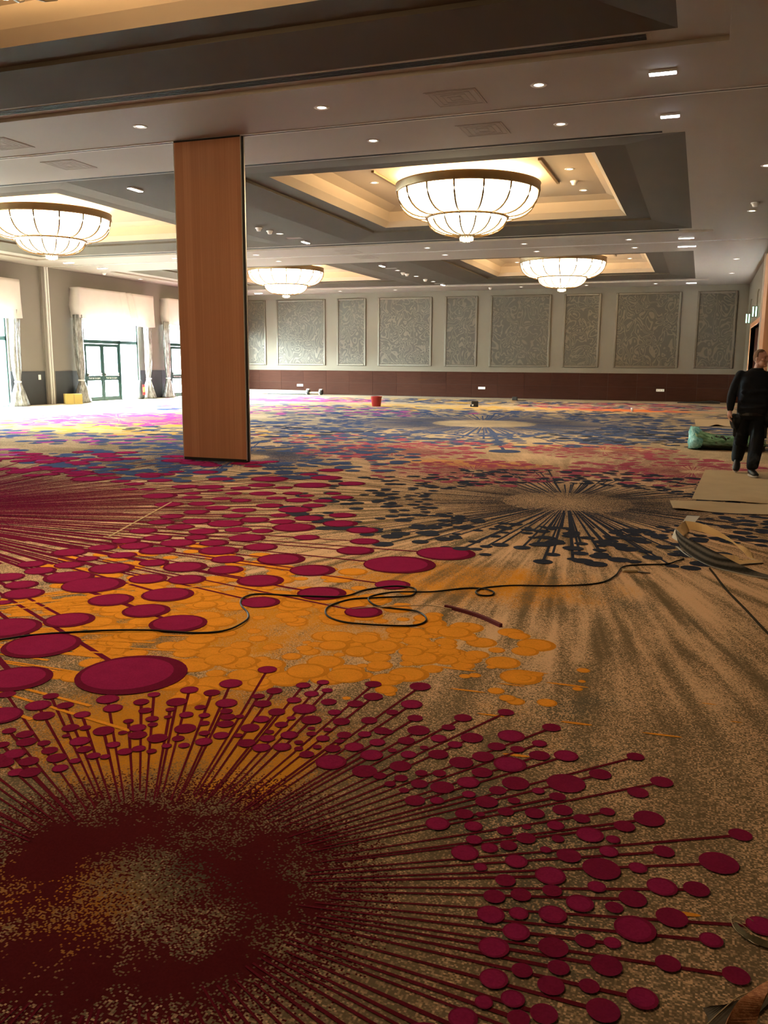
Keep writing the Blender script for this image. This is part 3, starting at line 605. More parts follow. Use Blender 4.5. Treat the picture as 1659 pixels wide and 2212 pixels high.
for x, y, lab in CH:
    t = thing('bowl_chandelier', lab, 'chandelier', (x, y, 0), 0, 'two-tier bowl chandeliers')
    dim = y < 10; pane_u, pane_l = PANE['bowl_dim' if dim else 'bowl']
    for k in range(NR):
        link('glass_pane', pane_u, t, None, k*da+.08); link('glass_pane', pane_l, t, None, k*da+.08)
        link('rib', rib_u, t, None, k*da+.08); link('rib', rib_l, t, None, k*da+.08)
    link('rim', rim_m, t); link('ring', ring_m, t); fp = link('finial_plate', cup_m, t); link('crystal_drops', cr_m, fp); link('stem', stem_m, t); link('ceiling_rose', rose_m, t)
    for k in range(4): link('cross_arm', arm_m, t, None, k*pi/2+.3)
    for k in range(3):
        a = k*2*pi/3; ld = bpy.data.lights.new('chandelier_bulb', 'POINT'); ld.energy = BULB_W/3*(2.2 if dim else 1); ld.color = (1, .66, .33); ld.shadow_soft_size = .10
        lo = bpy.data.objects.new('chandelier_bulb', ld); COL.objects.link(lo); lo.parent = t; lo.location = (.95*cos(a), .95*sin(a), 5.46)

# ------------------------------------------------------------------ recessed lights, LED battens, vents, sprinklers
dl_ring = MB().lathe([(.055, .004), (.062, -.006), (.098, -.008), (.105, 0), (.055, .004)], 20).mesh('trim_ring', 'white', True)
dl_lamp = MB().lathe([(.0, -.001), (.062, -.001)], 16).mesh('lamp', 'bulb')
def downlight(x, y, z, lab, grp='recessed downlights'):
    t = thing('recessed_downlight', lab, 'downlight', (x, y, z), 0, grp); link('trim_ring', dl_ring, t); link('lamp', dl_lamp, t)
ROWS = [(11.2, (-2.11, -5.04, -7.95), 'nearer row of the front ceiling beam'), (13.04, (-2.12, -5.0), 'farther row of the front ceiling beam'),
        (25.16, (-2.1, -5.0, -7.9, -13.65, -16.7), 'nearer row of the second ceiling beam'), (26.92, (-2.07, -4.95, -7.86, -13.75), 'farther row of the second ceiling beam'),
        (38.85, (-2.06, -4.93, -7.79, -13.75, -16.56), 'row above the back wall panels')]
for Y, xs, d in ROWS:
    for i, x in enumerate(xs): downlight(x, Y, H, 'small round recessed downlight, %s from right in %s' % (ORD[i], d))
for i, Y in enumerate((16.75, 21.4, 30.66, 35.29)): downlight(.83, Y, H, 'small recessed downlight, %s along the strip beside the right wall' % ORD[i])
downlight(-22.3, 31.0, H, 'small recessed downlight above the window wall valance')
for i, Y in enumerate((21.6, 31.27, 33.56, 35.88)): downlight(-10.98, Y, H+.05, 'small recessed downlight, %s along the dark centre strip between coffers' % ORD[i])
for cx, cy, nm in ((-5.08, 19.07, 'the large right-hand chandelier'), (-5.08, 32.95, 'the far right chandelier'), (-16.5, 19.07, 'the left-edge chandelier')):
    for dx, dy, d in ((2.2, 0, 'right of'), (-2.2, 0, 'left of'), (2.2, 2.35, 'behind and right of'), (-2.2, 2.35, 'behind and left of')):
        downlight(cx+dx, cy+dy, H+.66, 'small recessed downlight inside the coffer, %s %s' % (d, nm))
led_h = MB().box(-.25, .25, -.055, .055, -.03, .0).mesh('housing', 'white'); led_l = MB().box(-.24, .24, -.045, .045, -.036, -.029).mesh('light_strip', 'led')
def led(x, y, z, lab, rz=0.0, s=1.0):
    t = thing('led_light', lab, 'led light', (x, y, z), rz, 'white led emergency lights'); a = link('housing', led_h, t); b = link('light_strip', led_l, t); a.scale.x = b.scale.x = s
led(-.65, 11.16, H, 'bright white led light on front beam, nearest at upper right', 0, .62); led(-.63, 13.03, H, 'bright white led light on front beam, behind the nearest one', 0, .5)
led(-.61, 25.16, H, 'white led light on second beam, nearer of the pair at right', 0, .8); led(-.62, 26.88, H, 'white led light on second beam, farther of the pair at right', 0, 1.0)
led(-.62, 38.7, H, 'white led light above the right corner panels of back wall', 0, .8)
led(-20.9, 38.7, H, 'white led light above back wall, beside the far left chandelier', 0, .8)
led(-20.93, 25.02, H, 'white led light on second beam near window wall, nearer one', 0, .8); led(-20.95, 26.84, H, 'white led light on second beam near window wall, farther one', 0, .8)
for Y, lab in ((15.2, 'white led light on centre strip left of the wooden partition'), (23.2, 'white led light at the far end of the middle centre strip'), (29.56, 'white led light at near end of the farthest centre strip'), (37.3, 'white led light at far end of the farthest centre strip')):
    led(-10.97, Y, H+.05, lab, pi/2, .8)
def vent(x, y, z, sx, sy, lab):
    t = thing('ceiling_vent', lab, 'air vent', (x, y, z))
    build(MB().box(-sx, sx, -sy, sy, -.006, 0), 'plate', 'soffit', t)
    for k in range(4):
        s = .92-k*.22; build(MB().box(-sx*s, sx*s, -sy*s, -sy*s+.02, -.009, -.004).box(-sx*s, sx*s, sy*s-.02, sy*s, -.009, -.004).box(-sx*s, -sx*s+.02, -sy*s, sy*s, -.009, -.004).box(sx*s-.02, sx*s, -sy*s, sy*s, -.009, -.004), 'louvre', 'soffit', t)
for x, Y, lab in ((-3.22, 11.38, 'square ceiling vent between first downlights of front beam, nearer one'), (-3.24, 12.97, 'square ceiling vent of front beam, just beyond the partition track'), (-10.65, 12.88, 'square ceiling vent on front beam left of the wooden partition'), (-10.65, 11.35, 'square ceiling vent on front beam at the left photo edge'),
                  (-3.4, 25.2, 'square ceiling vent on second beam, nearer one above far right chandelier'), (-3.4, 26.75, 'square ceiling vent on second beam, farther one above far right chandelier'), (-10.5, 25.3, 'square ceiling vent on second beam near centre, nearer one'), (-10.5, 26.75, 'square ceiling vent on second beam near centre, farther one')):
    vent(x, Y, H, .34, .33, lab)
for Y, lab in ((22.47, 'flat dark vent on the middle centre strip'), (30.5, 'flat vent at near part of the farthest centre strip'), (36.78, 'flat vent at far part of the farthest centre strip')): vent(-10.97, Y, H+.05, .22, .12, lab)
det = MB().lathe([(0, -.09), (.05, -.085), (.065, -.05), (.07, -.03), (.09, -.025), (.09, 0)], 16).mesh('smoke_detector', 'white', True)
def detector(x, y, z, lab): tag(link('smoke_detector', det, None, (x, y, z)), lab, 'detector', 'ceiling detectors')
for x, Y, z, lab in ((-11.03, 20.5, H+.05, 'white ceiling detector on centre strip, nearest the wooden partition'), (-11.0, 21.05, H+.05, 'white ceiling detector on centre strip, second from the partition'), (-11.05, 32.1, H+.05, 'white ceiling detector on the farthest centre strip, nearest'), (-11.05, 32.57, H+.05, 'white ceiling detector on the farthest centre strip, second'), (-11.03, 34.9, H+.05, 'white ceiling detector on the farthest centre strip, last'),
                     (.84, 20.36, H, 'white ceiling detector near the right wall strip'), (-2.95, 20.3, H+.66, 'white ceiling detector inside the coffer right of the large chandelier'), (-22.1, 28.4, H, 'white ceiling detector above the window wall'), (-9.2, 38.9, H, 'white ceiling detector above the back wall')): detector(x, Y, z, lab)
for cx, cy, lab in ((-5.08, 19.07, 'the large right-hand'), (-5.08, 32.95, 'the far right'), (-16.5, 19.07, 'the left-edge')):
    for s, sd in ((1, 'right'), (-1, 'left')):
        t = thing('rigging_bar', 'thin bronze bar on the coffer ceiling, %s of %s chandelier' % (sd, lab), 'bar', (cx+s*1.78, cy, H+.66)); build(MB().box(-.035, .035, -1.2, 1.2, -.05, 0), 'bar', 'bronze', t, bevel=.008)
# exit signs on the right wall
for Y, lab in ((37.1, 'small green exit sign on right wall, nearer the corner'), (32.45, 'small green exit sign on right wall, above the door')):
    t = thing('exit_sign', lab, 'exit sign', (XR, Y, 3.42)); build(MB().box(-.20, -.01, -.04, .04, -.19, .19), 'case', 'wall', t, bevel=.01)
    build(MB().box(-.175, -.135, -.046, -.039, -.165, .165).box(-.08, -.040, -.046, -.039, -.165, .165), 'lit_face', 'exit', t); build(MB().tube([(-.05, 0, .19), (-.05, 0, .65), (-.02, 0, .75)], .02, 8), 'conduit', 'wall', t)

# ------------------------------------------------------------------ things on the carpet
MAT['cable'] = plain('black_cable', (.010, .009, .008), .6, spec=.2)
MAT['rope'] = plain('dark_olive_cord', (.03, .022, .012), .9, spec=.05)
MAT['paper'] = plain('kraft_paper', (.46, .335, .185), .85, var=.08, scale=3)
MAT['back_tan'] = plain('tan_backing', (.56, .35, .13), .8, var=.08, scale=5)
MAT['back_grey'] = plain('pale_backing', (.52, .50, .44), .8, var=.06)
def ribbed():
    n = N('ribbed_dark_pile'); x, y, z = n.sep(n.obj()); w = n.math('SINE', n.math('MULTIPLY', z, 240)); g = n.noise(n.obj(), 60, 2)
    n.set(n.mix(n.math('ADD', n.math('MULTIPLY', w, .5), n.math('MULTIPLY', g, .7)), (.014, .012, .010), (.13, .11, .085)), .95, spec=.1); return n.m
MAT['ribbed'] = ribbed()
MAT['wine_trim'] = plain('wine_trim', (.13, .012, .022), .9); MAT['string'] = plain('pale_string', (.55, .42, .25), .8)
MAT['steel'] = plain('tool_steel', (.30, .29, .27), .35, .8); MAT['dkwood'] = plain('dark_handle', (.05, .025, .012), .5)

# long black cable: snakes across, loops twice, runs to the offcut
cab = [(-60,1392),(0,1384),(80,1371),(200,1364),(320,1363),(420,1367),(490,1362),(530,1343),(536,1325),(520,1306),(527,1292),(560,1283),(650,1288),(740,1290),(790,1274),(850,1267),(893,1272),(897,1280),(880,1289),(830,1292),(760,1294),(716,1308),(703,1322),(715,1335),(760,1347),(840,1353),(900,1350),(921,1338),(900,1322),(850,1314),(812,1309),(796,1297),(805,1287),(850,1280),(930,1280),(1000,1271),(1040,1272),(1066,1280),(1060,1286),(1035,1286),(1028,1279),(1045,1270),(1100,1266),(1200,1267),(1290,1260),(1328,1245),(1345,1226),(1380,1220),(1440,1219),(1462,1213),(1477,1207)]
pts = [FL(x, y, .006) for x, y in cab]
sp = spline(pts, 6)
for i, q in enumerate(sp): q.z = .006+.006*(1+sin(i*.35))*.5
t = thing('black_cable', 'long thin black cable looping across the carpet', 'cable', (0, 0, 0)); build(MB().tube(sp, .0062, 8), 'cable', 'cable', t, smooth=True)
sp = spline([FL(1533, 1228, .012), FL(1545, 1243, .008), FL(1570, 1275, .008), FL(1612, 1318, .008), FL(1659, 1368, .008), FL(1700, 1405, .008)], 6)
t = thing('jute_rope', 'short dark rope running from the offcut to the right edge', 'rope', (0, 0, 0)); build(MB().tube(sp, .0075, 8), 'cord', 'rope', t, smooth=True)
# wine-coloured trim offcut with a pale string end
t = thing('trim_offcut', 'thin curved wine-red trim offcut with a pale stringy end', 'offcut', (0, 0, 0))
sp = spline([FL(760, 1315, .004), FL(800, 1312, .012), FL(870, 1309, .018), FL(930, 1308, .016), FL(975, 1316, .012)], 6); build(MB().tube(sp, .0035, 6), 'string_end', 'string', t)
a = spline([FL(962, 1313), FL(1000, 1323), FL(1040, 1336), FL(1082, 1355)], 6); m = MB(); rings = []
for i, q in enumerate(a):
    d = (a[min(i+1, len(a)-1)]-a[max(i-1, 0)]).normalized(); s_ = Vector((-d.y, d.x, 0))*.011; u_ = Vector((0, 0, .022))
    rings.append([q-s_, q+s_, q+s_+u_, q-s_+u_])
build(m.loft(rings), 'wine_strip', 'wine_trim', t)
# hand tool
a, b = FL(1344, 1236), FL(1405, 1239); d = (b-a); t = thing('hand_knife', 'small dark-handled knife lying on the sand-coloured carpet', 'knife', tuple(a), math.atan2(d.y, d.x)); L = d.length
build(MB().tube([(0, 0, .012), (L*.1, 0, .014), (L*.35, 0, .013), (L*.55, 0, .012)], [.012, .015, .014, .011], 8), 'handle', 'string', t, smooth=True)
build(MB().add([(L*.52, -.012, .006), (L*.98, -.016, .004), (L, .004, .004), (L*.6, .014, .006), (L*.52, -.012, .012), (L*.98, -.016, .008), (L, .004, .008), (L*.6, .014, .012)], [(3,2,1,0), (4,5,6,7), (0,1,5,4), (1,2,6,5), (2,3,7,6), (3,0,4,7)]), 'blade', 'dkwood', t)

# sheets of brown paper
def sheet(corners, lab, lift=(), th=.003, n=30, m=16, wob=.008, seed=0, name='paper_sheet'):
    c = [FL(*q) for q in corners]; rnd = random.Random(seed); ph = [rnd.uniform(0, 6) for _ in range(4)]; top = []; g = MB()
    ctr = sum(c, Vector())/4
    for j in range(m+1):
        for i in range(n+1):
            u, v = i/n, j/m; q = (c[0]*(1-u)+c[1]*u)*(1-v)+(c[3]*(1-u)+c[2]*u)*v
            z = .004+wob*(.5+.5*sin(u*7+ph[0]+v*2))*(.4+.6*abs(sin(v*4+ph[1])))
            for eu, ev, hh, rad in lift: z += hh*math.exp(-((u-eu)**2+(v-ev)**2)/rad**2)
            top.append((q.x-ctr.x, q.y-ctr.y, z))
    k = (n+1)*(m+1); f = []
    for j in range(m):
        for i in range(n): a0 = j*(n+1)+i; f.append((a0, a0+1, a0+n+2, a0+n+1))
    t = thing(name, lab, 'paper', (ctr.x, ctr.y, 0)); o = build(g.add(top, f), 'sheet', 'paper', t); sm = o.modifiers.new('thick', 'SOLIDIFY'); sm.thickness = th; sm.offset = 1
sheet([(1523,1016),(1720,1022),(1740,1096),(1494,1079)], 'large brown paper sheet under the walking man', [(.85, 1, .03, .12), (.4, 1, .015, .2)], seed=1)
sheet([(1447,1082),(1700,1092),(1700,1116),(1453,1102)], 'narrow brown paper strip in front of the large sheet', [(.05, .9, .02, .2), (.9, .1, .02, .1)], m=4, wob=.015, seed=2)
sheet([(1500,906),(1610,908),(1615,922),(1503,921)], 'small brown paper sheet farther back, behind the green roll', [(.4, 1, .05, .1), (1, 1, .05, .2)], m=5, seed=3)
sheet([(1508,1113),(1470+42,1108),(1500,1125),(1478,1128)], 'tiny pale paper scrap behind the curled carpet offcut', [], n=4, m=3, seed=4, wob=.004) if False else None

# curled carpet offcut: a strip on edge folded back on itself
def ribbon(parent, name, rows, mats, th=.007):
    """rows: list of (bottom, top) points along the strip"""
    bo = spline([q[0] for q in rows], 5); to = spline([q[1] for q in rows], 5); g = MB(); n = len(bo); fr = []; bk = []
    for i in range(n):
        d = (bo[min(i+1, n-1)]-bo[max(i-1, 0)]); u_ = to[i]-bo[i]; nn = d.cross(u_); nn = nn.normalized()*th if nn.length > 1e-9 else Vector((0, 0, th))
        fr.append((bo[i], to[i])); bk.append((bo[i]-nn, to[i]-nn))
    vs = [p for q in fr for p in q]+[p for q in bk for p in q]; k = 2*n; f0 = []; f1 = []; fe = []
    for i in range(n-1):
        a_, b_ = 2*i, 2*i+2
        f0.append((a_, b_, b_+1, a_+1)); f1.append((k+a_+1, k+b_+1, k+b_, k+a_)); fe.append((a_+1, b_+1, k+b_+1, k+a_+1)); fe.append((b_, a_, k+a_, k+b_))
    fe.append((0, 1, k+1, k)); fe.append((k-2, 2*k-2, 2*k-1, k-1))
    g.add(vs, f0, 0); g.f += f1; g.mi += [1]*len(f1); g.f += fe; g.mi += [2]*len(fe)
    return build(g, name, mats, parent, smooth=False)
zz = lambda X, Y: (1400+X*.1561, 1100+Y*.1561)
def ZP(X, Y, D): return PT(*zz(X, Y), D)
def ZF(X, Y): return FL(*zz(X, Y), .004)
t = thing('carpet_offcut', 'curled strip of carpet offcut standing on edge near right edge', 'offcut', (0, 0, 0))
f1 = [(ZF(1700,968), ZP(1700,930,7.05)), (ZF(1500,940), ZP(1500,870,7.1)), (ZF(1200,880), ZP(1240,760,7.22)), (ZF(860,792), ZP(960,610,7.42)), (ZF(600,655), ZP(700,480,7.75)), (ZF(450,520), ZP(475,365,8.1)), (ZP(392,330,8.35), ZP(385,268,8.45))]
ribbon(t, 'dark_pile_face', f1, ['back_tan', 'ribbed', 'back_grey'])
f2 = [(ZP(872,796,7.38), ZP(885,790,7.38)), (ZF(560,655), ZP(610,652,7.68)), (ZF(400,530), ZP(440,505,8.02)), (ZP(312,465,8.2), ZP(425,480,8.1)), (ZP(340,370,8.35), ZP(385,330,8.3)), (ZP(378,275,8.5), ZP(386,290,8.4))]
ribbon(t, 'pale_curl', f2, ['back_grey', 'back_grey', 'back_grey'], .004)
f3 = [(ZP(490,372,8.28), ZP(385,268,8.45)), (ZP(535,330,8.5), ZP(450,210,8.7)), (ZP(577,300,8.75), ZP(512,160,8.95))]
ribbon(t, 'folded_end', f3, ['back_tan', 'ribbed', 'back_grey'])
f4 = [(ZP(577,300,8.75), ZP(512,160,8.95)), (ZP(720,338,8.68), ZP(700,188,8.86)), (ZP(900,412,8.5), ZP(890,258,8.66)), (ZP(1080,455,8.34), ZP(1080,368,8.42)), (ZP(1215,505,8.15), ZP(1215,470,8.2)), (ZP(1300,600,7.88), ZP(1330,518,8.0)), (ZF(1400,670), ZP(1410,575,7.9)), (ZF(1500,700), ZP(1480,680,7.7))]
ribbon(t, 'back_run', f4, ['back_tan', 'ribbed', 'back_grey'])
f5 = [(ZP(960,612,7.42), ZP(970,608,7.6)), (ZP(1200,752,7.30), ZP(1200,640,7.70)), (ZP(1400,745,7.36), ZP(1400,675,7.68)), (ZP(1585,735,7.45), ZP(1570,708,7.6))]
ribbon(t, 'loose_flap', f5, ['back_tan', 'ribbed', 'back_grey'])
f6 = [(ZF(480,175), ZF(540,85)), (ZF(640,190), ZF(720,95))]
t2 = thing('paper_scrap', 'small pale paper scrap lying just behind the curled carpet offcut', 'paper', (0, 0, 0)); ribbon(t2, 'scrap', f6, ['back_grey', 'back_grey', 'back_grey'], .003)

# frayed scraps at the lower right
zb = lambda X, Y: (1480+X*.11394, 1960+Y*.11394)
t = thing('frayed_strip', 'frayed olive carpet-edge strip at the right edge, foreground', 'offcut', (0, 0, 0))
rw = [(FL(*zb(890,330), .006), FL(*zb(960,270), .010)), (FL(*zb(1100,560), .006), FL(*zb(1160,470), .014)), (FL(*zb(1330,690), .006), FL(*zb(1400,570), .014)), (FL(*zb(1600,770), .006), FL(*zb(1620,650), .012)), (FL(*zb(1900,830), .006), FL(*zb(1920,720), .012))]
MAT['olive'] = plain('olive_edge', (.14, .11, .05), .8, scale=60, var=.3); ribbon(t, 'strip', rw, ['olive', 'olive', 'olive'], .006)
for path in ([(830,90),(870,150),(880,280),(960,430),(1100,545)], [(1200,610),(1300,680),(1390,720)], [(900,180),(960,140),(1080,140),(1190,190),(1290,260)], [(840,170),(900,210),(960,150)], [(930,260),(1100,340),(1260,480),(1420,570)]):
    build(MB().tube(spline([FL(*zb(*q), .014+.006*(i % 2)) for i, q in enumerate(path)], 5), .0011, 5), 'fibre', 'string', t)
t = thing('leather_offcut', 'curled rust-brown backing offcut in the bottom right corner', 'offcut', (0, 0, 0))
def rust():
    n = N('rust_backing'); n.set(n.mix(n.mapr(n.noise(n.obj(), 90, 3, .7), .42, .6), (.30, .105, .035), (.46, .19, .075)), .85); n.bump(n.noise(n.obj(), 120, 3), .5, .003); return n.m
MAT['rust'] = rust()
rw = [(FL(*zb(720,2330), .012), FL(*zb(1300,2330), .02)), (FL(*zb(800,2120), .03), FL(*zb(1370,2080), .03)), (FL(*zb(960,1850), .045), FL(*zb(1450,1880), .045)), (FL(*zb(1180,1680), .05), FL(*zb(1530,1720), .055)), (FL(*zb(1480,1480), .05), FL(*zb(1640,1560), .055)), (FL(*zb(1800,1330), .03), FL(*zb(1850,1450), .04))]
ribbon(t, 'curl', rw, ['rust', 'rust', 'rust'], .006)
build(MB().tube(spline([FL(*zb(380,2260), .02), FL(*zb(700,1950), .035), FL(*zb(1000,1700), .05), (FL(*zb(1300,1580), .05)), FL(*zb(1640,1420), .05)], 6), .0016, 6), 'thread', 'string', t)
t = thing('dark_offcut', 'dark pile scrap under the rust-brown offcut, bottom right', 'offcut', (0, 0, 0))
rw = [(FL(*zb(330,1900), .004), FL(*zb(480,1870), .012)), (FL(*zb(430,2100), .004), FL(*zb(760,1840), .016)), (FL(*zb(430,2350), .004), FL(*zb(1000,1760), .012)), (FL(*zb(900,2500), .004), FL(*zb(1700,1700), .006))]
ribbon(t, 'pile', rw, ['ribbed', 'ribbed', 'ribbed'], .004)

# far floor: bucket, black tape, long pole, odds and ends
MAT['red'] = plain('red_plastic', (.28, .018, .016), .35)
b = FL(813, 878); t = thing('red_bucket', 'small red plastic bucket on the carpet far from the camera', 'bucket', (b.x, b.y, 0))
build(MB().lathe([(0, .004), (.165, .004), (.205, .36), (.218, .365), (.218, .385), (.20, .385), (.16, .02), (0, .02)], 28), 'pail', 'red', t, smooth=True)
build(MB().tube([(.215*cos(a_), .02+.0*a_-.05*sin(a_), .37-.10*sin(a_)-.0) for a_ in [pi*k/10 for k in range(11)]], .006, 6), 'handle', 'steel', t, smooth=True)
build(MB().lathe([(.0, .30), (.192, .30)], 24), 'contents', 'dkwood', t)
b = FL(1026, 879); t = thing('tape_dispenser', 'small black tape tool standing on carpet right of the bucket', 'tool', (b.x, b.y, 0), .3)
build(MB().box(-.14, .12, -.07, .07, 0, .22).box(-.18, .02, -.05, .05, 0, .09), 'case', 'black', t, bevel=.02); build(MB().box(-.12, -.06, -.075, -.069, .04, .10), 'label_patch', 'white', t)
b = FL(1115, 865); t = thing('black_block', 'tiny black block lying by the back wall wainscot', 'tool', (b.x, b.y-.3, 0)); build(MB().box(-.11, .11, -.08, .08, 0, .17).box(.05, .5, -.03, .03, 0, .03), 'block', 'black', t, bevel=.02)
a, b = FL(540, 853), FL(681, 858); a.y = b.y = 39.2; t = thing('carpet_stretcher', 'long pale pole with two wheels lying along the back wall', 'pole', (-22.2, 39.25, 0)); L = 4.45
build(MB().tube([(0, 0, .12), (L-.75, 0, .12)], .10, 12), 'tube', 'white', t, smooth=True); build(MB().tube([(L-.9, 0, .11), (L-.05, 0, .11)], .05, 10), 'shaft', 'string', t, smooth=True)
for k in (L-.72, L-.02): build(MB().lathe([(0, -.06), (.13, -.06), (.15, 0), (.13, .06), (0, .06)], 20), 'wheel', 'black', t, (k, 0, .152)).rotation_euler = (0, pi/2, 0); build(MB().box(k-.10, k+.06, -.09, .09, .24, .30).box(k-.10, k-.05, -.09, .09, .02, .30), 'bracket', 'white', t)
build(MB().tube([(1.5, -.13, .03), (L-.8, -.13, .03)], .03, 8), 'rod', 'black', t)
b = FL(1503, 873); t = thing('floor_mat', 'flat dark mat offcut by the wainscot near right corner', 'mat', (b.x, 39.0, 0)); sh = MB()
rg = [[(x_, y_, z_) for x_, y_, z_ in ((x0, -.35, .004), (x0, .35, .004), (x0, .35, .02+h_), (x0, -.35, .02+h_))] for x0, h_ in ((-.75, 0), (-.3, .01), (.2, .05), (.6, .09), (.95, .06))]
build(sh.loft(rg), 'mat', 'slot', t)
b = FL(1365, 889); t = thing('paper_cup', 'tiny white scrap standing on the far carpet', 'scrap', (b.x, b.y, 0)); build(MB().lathe([(0, 0), (.035, 0), (.05, .13), (.046, .13), (.03, .01), (0, .01)], 14), 'cup', 'white', t, smooth=True)

# roll in green and turquoise plastic
def gfilm():
    n = N('green_film'); o = n.obj(); v = n.noise(n.vmath('MULTIPLY', o, (3, 8, 8)), 2.0, 3, .6, .8)
    pr = n.mapr(n.noise(n.vmath('MULTIPLY', o, (6, 1, 9)), 1.6, 2), .60, .64)
    x, y, z = n.sep(o)
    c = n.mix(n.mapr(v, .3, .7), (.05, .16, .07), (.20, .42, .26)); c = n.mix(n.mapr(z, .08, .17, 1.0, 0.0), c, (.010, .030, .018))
    n.set(n.mix(pr, c, (.008, .012, .010)), .16, spec=.9); n.bump(v, .7, .06); return n.m
MAT['gfilm'] = gfilm()
def tfilm():
    n = N('turquoise_film'); v = n.noise(n.vmath('MULTIPLY', n.obj(), (5, 7, 3)), 2.0, 4, .6, .6); n.set(n.mix(n.mapr(v, .3, .7), (.08, .42, .46), (.34, .78, .80)), .2, spec=.8); n.bump(v, .8, .06); return n.m
MAT['tfilm'] = tfilm()
t = thing('plastic_wrapped_roll', 'crumpled roll wrapped in green and turquoise plastic behind the man', 'roll', (-.12, 17.55, 0), .06)
def crumple(x, ry, rz, n=30, amp=.05, seed=0):
    rr = []
    for k in range(n):
        a_ = 2*pi*k/n; q = 1+amp*sin(3*a_+x*9+seed)+amp*.7*sin(7*a_-x*14)+amp*.5*sin(11*a_+x*31)
        rr.append((x+.012*sin(5*a_), ry*q*cos(a_), max(.006, rz+rz*q*sin(a_))))
    return rr
build(MB().loft([crumple(x_, .26*k_, .165*k2) for x_, k_, k2 in ((.08, 1.0, 1.15), (.2, 1.05, 1.05), (.35, 1.05, .92), (.5, 1.08, .86), (.7, 1.08, .84), (.9, 1.1, .84), (1.1, 1.1, .86), (1.25, 1.0, .8), (1.34, .8, .6))]), 'green_wrap', 'gfilm', t, smooth=True)
build(MB().loft([crumple(x_, .27*k_, .17*k2, amp=.09, seed=2) for x_, k_, k2 in ((-.02, .55, 1.05), (0.0, .85, 1.25), (.06, 1.02, 1.25), (.14, 1.05, 1.15), (.22, 1.0, .95))]), 'turquoise_end', 'tfilm', t, smooth=True)

# ------------------------------------------------------------------ the walking man
def remesh(mb, name, mat, parent, voxel, smooth=6):
    o = build(mb, name, mat, parent); fixn(o)
    r_ = o.modifiers.new('remesh', 'REMESH'); r_.mode = 'VOXEL'; r_.voxel_size = voxel; r_.use_smooth_shade = True
    s_ = o.modifiers.new('smooth', 'SMOOTH'); s_.iterations = smooth; s_.factor = .5
    dg = bpy.context.evaluated_depsgraph_get(); me = bpy.data.meshes.new_from_object(o.evaluated_get(dg)); o.modifiers.clear(); old = o.data; o.data = me; bpy.data.meshes.remove(old)
    me.materials.clear(); me.materials.append(MAT[mat]); me.polygons.foreach_set('use_smooth', [True]*len(me.polygons)); return o
def limb(mb, pts):
    """pts: (x, y, z, r) chain, a closed capsule per segment"""
    for i in range(len(pts)-1):
        a_, b_ = Vector(pts[i][:3]), Vector(pts[i+1][:3]); ra, rb = pts[i][3], pts[i+1][3]; d = (b_-a_); L = d.length; d /= L
        path = []; rad = []
        for k in (-1, -.8, -.45): path.append(a_+d*ra*k); rad.append(ra*math.sqrt(max(.0004, 1-k*k)))
        for k in range(5): path.append(a_+d*L*k/4); rad.append(ra+(rb-ra)*k/4)
        for k in (.45, .8, 1): path.append(b_+d*rb*k); rad.append(rb*math.sqrt(max(.0004, 1-k*k)))
        mb.tube(path, rad, 12)
def ring(cx, cy, z, rx, ry, n=20, p=2.4):
    return [(cx+math.copysign(abs(cos(2*pi*k/n))**(2/p), cos(2*pi*k/n))*rx, cy+math.copysign(abs(sin(2*pi*k/n))**(2/p), sin(2*pi*k/n))*ry, z) for k in range(n)]
MAT['skin'] = plain('skin', (.50, .255, .175), .55, var=.08, scale=14); MAT['hair'] = plain('cropped_hair', (.17, .085, .045), .8, var=.25, scale=60)
MAT['sweater'] = plain('black_sweatshirt', (.017, .019, .022), .95, spec=.1, var=.2, scale=5)
def trs():
    n = N('work_trousers'); v = n.noise(n.obj(), 3.5, 3, .6); n.set(n.mix(n.mapr(v, .55, .75), (.011, .012, .013), (.055, .058, .058)), .9, spec=.1); return n.m
MAT['trousers'] = trs(); MAT['shoe'] = plain('black_shoe', (.012, .011, .011), .6); MAT['sole'] = plain('pale_sole', (.50, .48, .43), .7); MAT['eye'] = plain('eye', (.05, .035, .03), .3)
b = FL(1611, 1024); man = thing('person', 'man in black sweatshirt and work trousers walking on brown paper', 'person', (b.x, b.y, 0.012), 0)
HY = R(-52)                                   # head turned to his left, the photo's right
hr = Matrix.Rotation(-HY, 3, 'Z'); HC = Vector((.085, -.02, 1.685))
def hd(x, y, z): return HC + hr @ Vector((x, y, z))
SR, ER, WR = (-.165, .0, 1.430), (-.275, .02, 1.16), (-.285, -.06, .925)       # his right arm, photo left
SL, EL, WL = (.205, .0, 1.43), (.345, .06, 1.17), (.37, -.05, .94)
HIPR, KNR, ANR = (-.085, .02, .93), (-.105, -.03, .53), (-.125, .26, .15)
HIPL, KNL, ANL = (.115, .0, .93), (.105, -.15, .52), (.065, -.30, .10)
bd = MB()
bd.ell(hd(0, .015, .02), .078, .098, .112, 20, 14, rot=hr); bd.ell(hd(0, -.028, -.055), .062, .068, .070, 16, 10, rot=hr)   # skull, jaw
bd.ell(hd(0, -.098, -.012), .014, .022, .026, 10, 8, rot=hr); bd.ell(hd(0, -.086, .018), .009, .015, .035, 8, 6, rot=hr)   # nose
bd.ell(hd(0, -.082, .038), .052, .016, .012, 12, 6, rot=hr); bd.ell(hd(0, -.082, -.062), .026, .014, .010, 10, 6, rot=hr); bd.ell(hd(0, -.078, -.098), .026, .02, .018, 10, 6, rot=hr)
for s in (-1, 1): bd.ell(hd(s*.080, .018, -.005), .011, .022, .034, 10, 8, rot=hr); bd.ell(hd(s*.045, -.065, -.02), .026, .022, .024, 10, 6, rot=hr)
limb(bd, [(.035, .02, 1.46, .066), (*hd(0, .02, -.07), .058)])
